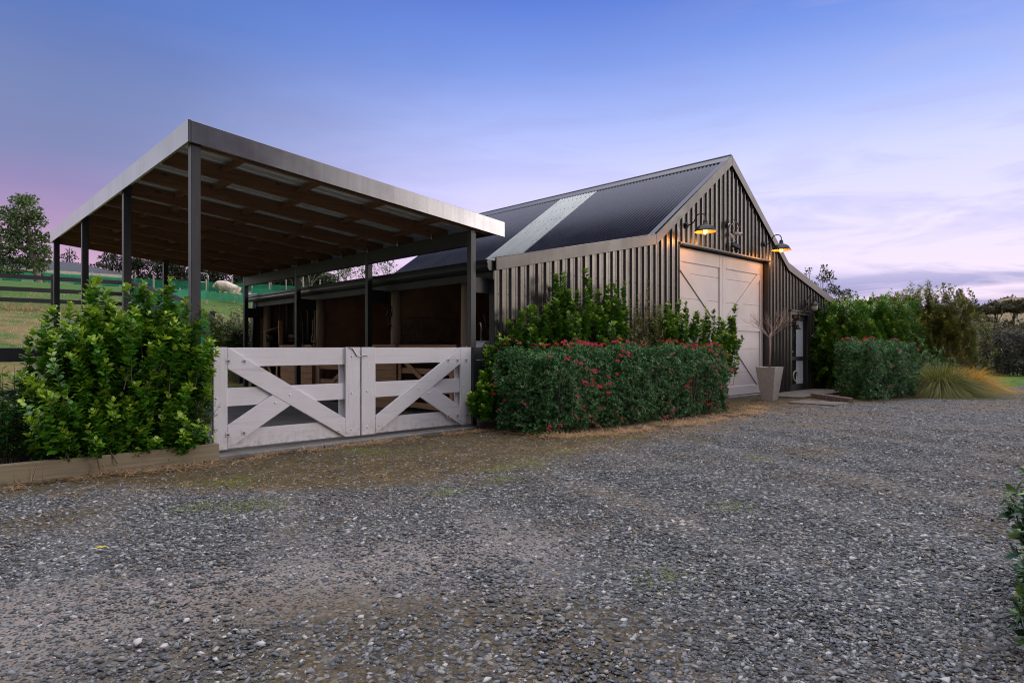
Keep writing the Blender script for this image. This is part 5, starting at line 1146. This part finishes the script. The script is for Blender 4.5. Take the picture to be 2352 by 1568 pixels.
def sheep():
    c = at(524, 660, 30.2); x, y = c[0], c[1]; zb = gz(x, y)
    r = thing('sheep', 'woolly cream sheep grazing on the slope behind the green cloth', 'sheep', (x, y, zb), None)
    f = unit(np.array([-RX*.98-DX*.05, -RY*.98-DY*.05, 0.]))        # heads to the left of the picture
    s = np.array([-f[1], f[0], 0]); up = np.array([0, 0, 1.]); tilt = .42
    fw = unit(f+up*tilt); o = np.array([x, y, c[2]])
    bm = bpy.data.meshes.new('body'); V = []; E = []; rad_ = []
    def add(p, r_, par=None):
        V.append(tuple(np.array(p)-ORG[r])); rad_.append(r_)
        if par is not None: E.append((par, len(V)-1))
        return len(V)-1
    P = lambda a, b, h: o+fw*a+s*b+up*h
    b0 = add(P(-.42, 0, -.02), .19); b1 = add(P(-.2, 0, .02), .26, b0); b2 = add(P(.08, 0, .02), .27, b1); b3 = add(P(.34, 0, .02), .23, b2)
    n1 = add(P(.50, 0, .0), .15, b3); h1_ = add(P(.60, 0, -.10), .10, n1); h2_ = add(P(.70, 0, -.24), .075, h1_); add(P(.755, 0, -.33), .05, h2_)
    tl = add(P(-.56, 0, -.08), .06, b0); add(P(-.60, 0, -.22), .04, tl)
    for a, par in ((.30, b3), (-.34, b0)):
        for sd in (-1, 1):
            hip = add(P(a, sd*.12, -.16), .09, par); g0 = P(a, sd*.13, 0); kz = gz(g0[0], g0[1]); kn = add((g0[0]+f[0]*(.03 if a > 0 else -.05), g0[1], (g0[2]-.2+kz)/2+.02), .045, hip); add((g0[0], g0[1], kz+.02), .035, kn)
    bm.from_pydata(V, E, []); o2 = link_obj('body', bm, r)
    sk = o2.modifiers.new('skin', 'SKIN'); sk.use_smooth_shade = True
    for v, q in zip(bm.skin_vertices[0].data, rad_): v.radius = (q, q)
    bm.skin_vertices[0].data[1].use_root = True
    sb = o2.modifiers.new('sub', 'SUBSURF'); sb.levels = sb.render_levels = 3
    tx = bpy.data.textures.new('fleece', 'CLOUDS'); tx.noise_scale = .05; dp = o2.modifiers.new('fleece', 'DISPLACE'); dp.texture = tx; dp.strength = .07
    bm.materials.append(WOOL)
    for sd in (-1, 1): MB().beam(P(.56, sd*.08, .02), P(.54, sd*.19, .03), .06, .02).build('ear', SHEEPF, r, False, .008)
sheep()
# climbers and dead flax behind the carport
sh_ = []
for k in range(150):
    p = onY(R.uniform(492, 590), 700+95*R.random()**.8, 17.2+R.random()*.9); b = (p[0]+R.uniform(-.3, .3), p[1]+R.uniform(-.2, .3), max(gz(p[0], p[1]), p[2]-.6)); sh_.append((b, p, .1, 44))
shrub('climbing_plant', 'tangled green climber on the fence end behind the carport', 'climber', sh_, .085, .05, T_SMALL, L_CLIMB, None, .2, .2, .005)
def flax():
    c = onX(592, 740, 7.3); z = gz(c[0], c[1]); n = 60; r = thing('dead_flax', 'brown drooping dead flax leaves at the far corner of the barn', 'plant', (c[0], c[1]+.3, z))
    th = G.random(n)*6.283; D = np.c_[np.cos(th)*.6, np.sin(th)*.6, .9+.5*G.random(n)]
    V, Fc = blades(np.repeat(np.array([[c[0], c[1]+.3, z+.5]]), n, 0)+G.normal(size=(n, 3))*.06, D, 1.1+.6*G.random(n), .045+.03*G.random(n), .9+.5*G.random(n), 7)
    np_mesh('leaves', V, Fc, leaf_mat('dead_flax_leaves', (.10, .07, .045), (.36, .29, .22), (.3, .2, .1), .7, .15), r, np.repeat(G.random(n)*.4, 16))
    for k in range(6):
        q = (c[0]+R.uniform(-.15, .3), c[1]+R.uniform(0, .4)); MB().tube([(q[0], q[1], z), (q[0]+R.uniform(-.08, .08), q[1], z+.8), (q[0]+R.uniform(-.2, .2), q[1], z+1.6)], [.03, .022, .015], 6).build('stalk', PALEBARK, r)
flax()
# ------------------------------------------------------------------ house and trees on the left
def house():
    b = np.array([5.0, 68.0]); u = np.array([1., 0.]); v = np.array([0., 1.]); z = 6.05
    r = thing('house', 'low cream house with a grey roof behind the paddock fence', 'house', (b[0], b[1], z))
    def q(a, d, h): p = b+u*a+v*d; return (p[0], p[1], z+h)
    def block(a0, a1, d0, d1, h0, h1): 
        V = [q(a, d, h) for h in (h0, h1) for d in (d0, d1) for a in (a0, a1)]; return V, [(0, 2, 3, 1), (4, 5, 7, 6), (0, 1, 5, 4), (2, 6, 7, 3), (0, 4, 6, 2), (1, 3, 7, 5)]
    MB().quads(*block(-12, 9.6, 0, 7, -2, 1.62)).build('wall', HWALL, r)
    MB().quads(*block(-12.6, 10.2, -.6, -.5, 1.52, 1.86)).build('eave_fascia', HWALL, r)
    V = [q(-12.7, -.62, 1.87), q(10.3, -.62, 1.87), q(10.3, 7.6, 1.87), q(-12.7, 7.6, 1.87), q(-8.5, 3.5, 3.1), q(6.2, 3.5, 3.1)]
    MB().quads(V, [(0, 1, 5, 4), (1, 2, 5), (2, 3, 4, 5), (3, 0, 4), (0, 3, 2, 1)]).build('roof', HROOF, r)
    for a in (-7.5, -5, -2.2, .6, 3.2, 5.6, 7.8):
        f = MB().quads(*block(a, a+1.5, -.06, -.01, .2, 1.35)).build('window', WHITEP, r); MB().quads(*block(a+.1, a+1.4, -.09, -.065, .3, 1.25)).build('pane', GLASS, f)
house()
def ctree(name, label, px, base_py, t, cl, trunk_top, trunk_w, m, n_per, leaf, group=None, bark=BARK, ratio=.5, shell=.5, limb=.3):
    """clumps in picture units around the trunk at depth t: (px, py, rx, rz)"""
    b = at(px, base_py, t); b = (b[0], b[1], gz(b[0], b[1])-.2); k = t/F_PX; C = []
    for x, y, rx, rz in cl:
        p = np.array(at(x, y, t))+np.array([DX, DY, 0])*R.uniform(-.6, .6)*rx*k; C.append((tuple(p), (rx*k, rx*k, rz*k)))
    tt = at(*trunk_top, t)
    return tree(name, label, b, tt, trunk_w*k/2, C, n_per, leaf, m, bark, group, ratio, shell, limb)
ctree('broadleaf_tree', 'dark evergreen tree standing in front of the cream house', 92, 660, 40,
      [(38, 458, 26, 14), (70, 462, 24, 13), (20, 490, 26, 16), (78, 492, 30, 18), (48, 510, 34, 16), (92, 510, 18, 14), (15, 535, 30, 18), (62, 540, 38, 18), (100, 545, 14, 10), (30, 565, 34, 18), (80, 572, 30, 16), (104, 588, 14, 16), (10, 595, 28, 18), (60, 600, 34, 16), (92, 612, 18, 12), (-20, 560, 30, 30), (-30, 610, 40, 20), (30, 622, 26, 10), (84, 640, 12, 8)], (56, 470), 14, L_TREE, 150, .19, None, PALEBARK, .55, .25)
ctree('conifer_tree', 'thin open conifer between the two left carport posts', 160, 650, 62, [(160, 578, 12, 5), (150, 590, 14, 4), (168, 592, 14, 4), (156, 602, 18, 5), (172, 608, 16, 4), (150, 616, 22, 5), (168, 622, 18, 5), (158, 632, 24, 6), (140, 640, 16, 5)], (160, 568), 4, L_PINE, 40, .26, 'trees along the skyline behind the carport', BARK, .4, .4)
ctree('conifer_tree', 'layered dark conifer right of the thin open one', 250, 655, 62, [(262, 582, 16, 6), (246, 592, 20, 6), (270, 596, 22, 7), (238, 604, 22, 6), (262, 612, 30, 7), (240, 618, 28, 6), (284, 615, 24, 8), (250, 632, 32, 8), (282, 636, 26, 10)], (260, 575), 5, L_PINE, 90, .26, 'trees along the skyline behind the carport', BARK, .4, .4)
lbl = ['shelter tree left of the nearest carport post', 'shelter tree above the sloping black fence', 'broad shelter tree behind the nearest carport post', 'shelter tree above the green shade cloth', 'dense shelter tree directly behind the sheep', 'shelter tree right of the sheep', 'shelter tree over the pale fence battens', 'grey twiggy tree over the barn gutter', 'shelter tree above the middle of the barn gutter', 'shelter tree left of the sparse leafy tree', 'shelter tree just behind the sparse leafy tree']
for k, (px, top) in enumerate([(318, 560), (362, 566), (408, 572), (452, 560), (500, 568), (548, 575), (598, 580), (655, 590), (628, 584), (690, 596), (732, 608)]):
    cl = []
    for j in range(12): cl.append((px+R.uniform(-30, 30), R.uniform(top, 655), R.uniform(14, 26), R.uniform(8, 14)))
    for j in range(4): cl.append((px+R.uniform(-34, 34), R.uniform(648, 664), R.uniform(16, 24), R.uniform(7, 10)))
    ctree('shelter_tree', lbl[k], px, 668, 64+R.uniform(-3, 3), cl, (px+R.uniform(-6, 6), top), 6, L_PINE, 78, .30, 'trees along the skyline behind the carport', PALEBARK if k == 7 else BARK, .4, .3)
def bare_tree(name, label, px, base_py, t, top_py, n, spread, leaf_n, leaf, m, group):
    b = at(px, base_py, t); b = np.array((b[0], b[1], gz(b[0], b[1])-.2)); tp = np.array(at(px, top_py, t)); H_ = tp[2]-b[2]; root = thing(name, label, 'tree', tuple(b), group); mb = MB(); ends = []
    def g(p, d, L_, rr, k):
        e = p+d*L_; mb.tube([p, (p+e)/2+rnd(1)[0]*L_*.06, e], [rr, rr*.8, rr*.6], 5, False)
        if k == 0: ends.append(e); return
        for j in range(R.choice((2, 3))):
            q = d+rnd(1)[0]*spread; q /= np.linalg.norm(q); g(e, q, L_*R.uniform(.6, .8), rr*.6, k-1)
    for j in range(n): g(b+np.array([R.uniform(-.2, .2), R.uniform(-.2, .2), 0]), unit(np.array([R.uniform(-.25, .25), R.uniform(-.25, .25), 1.])), H_*.36, .06, 4)
    mb.build('trunk', PALEBARK, root)
    if leaf_n:
        E_ = np.array(ends); P = E_[G.integers(0, len(E_), leaf_n)]+G.normal(size=(leaf_n, 3))*.22; V, Fc = leaves(P, rnd(leaf_n), rnd(leaf_n), leaf*(.6+.8*G.random(leaf_n)), leaf*.6*(.6+.8*G.random(leaf_n)), T_SMALL); np_mesh('crown', V, Fc, m, root, np.repeat(G.random(leaf_n)*.3, 4))
G2 = 'small trees behind the barn roof'
bare_tree('bare_tree', 'leafless pale tree behind the barn gutter, left of the leafy one', 705, 690, 44, 590, 3, .55, 60, .14, L_PINE, G2)
bare_tree('leafy_tree', 'sparse leafy tree against the pink sky above the barn gutter', 790, 690, 44, 598, 3, .6, 620, .17, L_TREE, G2)
bare_tree('leafy_tree', 'thin sprigged tree against the pink sky beside the far roof verge', 900, 690, 44, 600, 2, .45, 200, .18, L_TREE, G2)
# ------------------------------------------------------------------ woodland on the right
G3 = 'trees beyond the right hand shrubs'
ctree('tall_pine', 'tall open pine with a tiered crown above the lean-to roof', 1890, 760, 70, [(1893, 614, 8, 6), (1890, 626, 11, 5), (1905, 628, 10, 5), (1886, 638, 12, 6), (1908, 640, 16, 8), (1912, 655, 9, 6), (1900, 668, 18, 6), (1918, 662, 12, 7), (1925, 672, 16, 7), (1940, 672, 22, 5), (1950, 680, 18, 5), (1935, 688, 22, 5), (1928, 696, 24, 6)], (1891, 606), 3, L_RTREE, 52, .24, G3, BARK, .5, .3)
ctree('small_pine', 'slender small pine left of the tall open one', 1858, 760, 72, [(1858, 620, 7, 5), (1853, 630, 9, 3), (1866, 650, 11, 5), (1862, 657, 9, 4), (1874, 656, 6, 6), (1872, 668, 12, 5)], (1858, 614), 2, L_RTREE, 55, .22, G3, BARK, .5, .3)
ctree('flat_tree', 'low flat crowned tree behind the rounded green shrub', 2025, 760, 75, [(2022, 688, 22, 6), (2040, 690, 20, 6), (2005, 696, 16, 5), (1985, 698, 14, 5), (2050, 700, 22, 7)], (2025, 686), 4, L_RTREE, 150, .28, G3, BARK, .5, .3)
ctree('pointed_tree', 'pointed tree standing above the dark woodland', 2206, 775, 78, [(2203, 672, 7, 8), (2208, 682, 11, 9), (2200, 692, 15, 8), (2214, 696, 9, 10), (2192, 698, 12, 5)], (2204, 664), 4, L_RTREE, 90, .26, G3, BARK, .5, .3)
lb = ['woodland tree left of the pointed tree', 'broad woodland tree below the pointed tree', 'woodland tree right of the pointed tree', 'woodland tree with a dipped crown before the pale hill', 'umbrella crowned tree with bare trunks against the pale hillside', 'wide umbrella crowned tree overlapping the pale hillside', 'umbrella crowned tree at the far right end of the woodland']
for k, (px, top, rx, n) in enumerate([(2120, 716, 34, 9), (2172, 706, 36, 10), (2222, 706, 34, 10), (2258, 700, 30, 9), (2290, 690, 34, 6), (2330, 688, 36, 6), (2385, 680, 40, 7)]):
    cl = []; low = 775 if k < 4 else 720
    for j in range(n): cl.append((px+R.uniform(-rx, rx), R.uniform(top+8, low if k < 4 else top+26), R.uniform(12, 22), R.uniform(7, 12) if k < 4 else R.uniform(5, 8)))
    if k >= 4: cl += [(px+R.uniform(-rx, rx), R.uniform(735, 755), R.uniform(9, 15), R.uniform(4, 7)) for j in range(3)]
    ctree('woodland_tree', lb[k], px, 792, 72+R.uniform(-3, 3), cl, (px+R.uniform(-4, 4), top+12), 6, L_RTREE, 165, .27, G3, BARK, .5, .25, .35)
def understorey():
    C = []
    for k in range(64):
        px = 2040+k*6.6+R.uniform(-6, 6); t = R.uniform(46, 62); p = at(px, R.uniform(748, 782), t); C.append((p, (R.uniform(.8, 1.5), R.uniform(.8, 1.5), R.uniform(.6, 1.0))))
    V, Fc, tp = crown_leaves(C, 45, .19, .5, .3); tag(np_mesh('scrub', V, Fc, L_RTREE, None, tp), 'rough dark scrub growing under the woodland trees', 'scrub', kind='stuff')
    C = []
    for k in range(90):
        px = 1900+k*7.5; t = 215+R.uniform(-15, 20); x, y, z = at(px, 700, t); C.append(((x, y, gz(x, y)+R.uniform(.5, 2.0)), (R.uniform(2, 4), R.uniform(2, 4), R.uniform(1.5, 3))))
    V, Fc, tp = crown_leaves(C, 40, .7, .5, .3); tag(np_mesh('distant_trees', V, Fc, L_RTREE, None, tp), 'distant line of trees along the pale hilltop', 'trees', kind='stuff')
understorey()
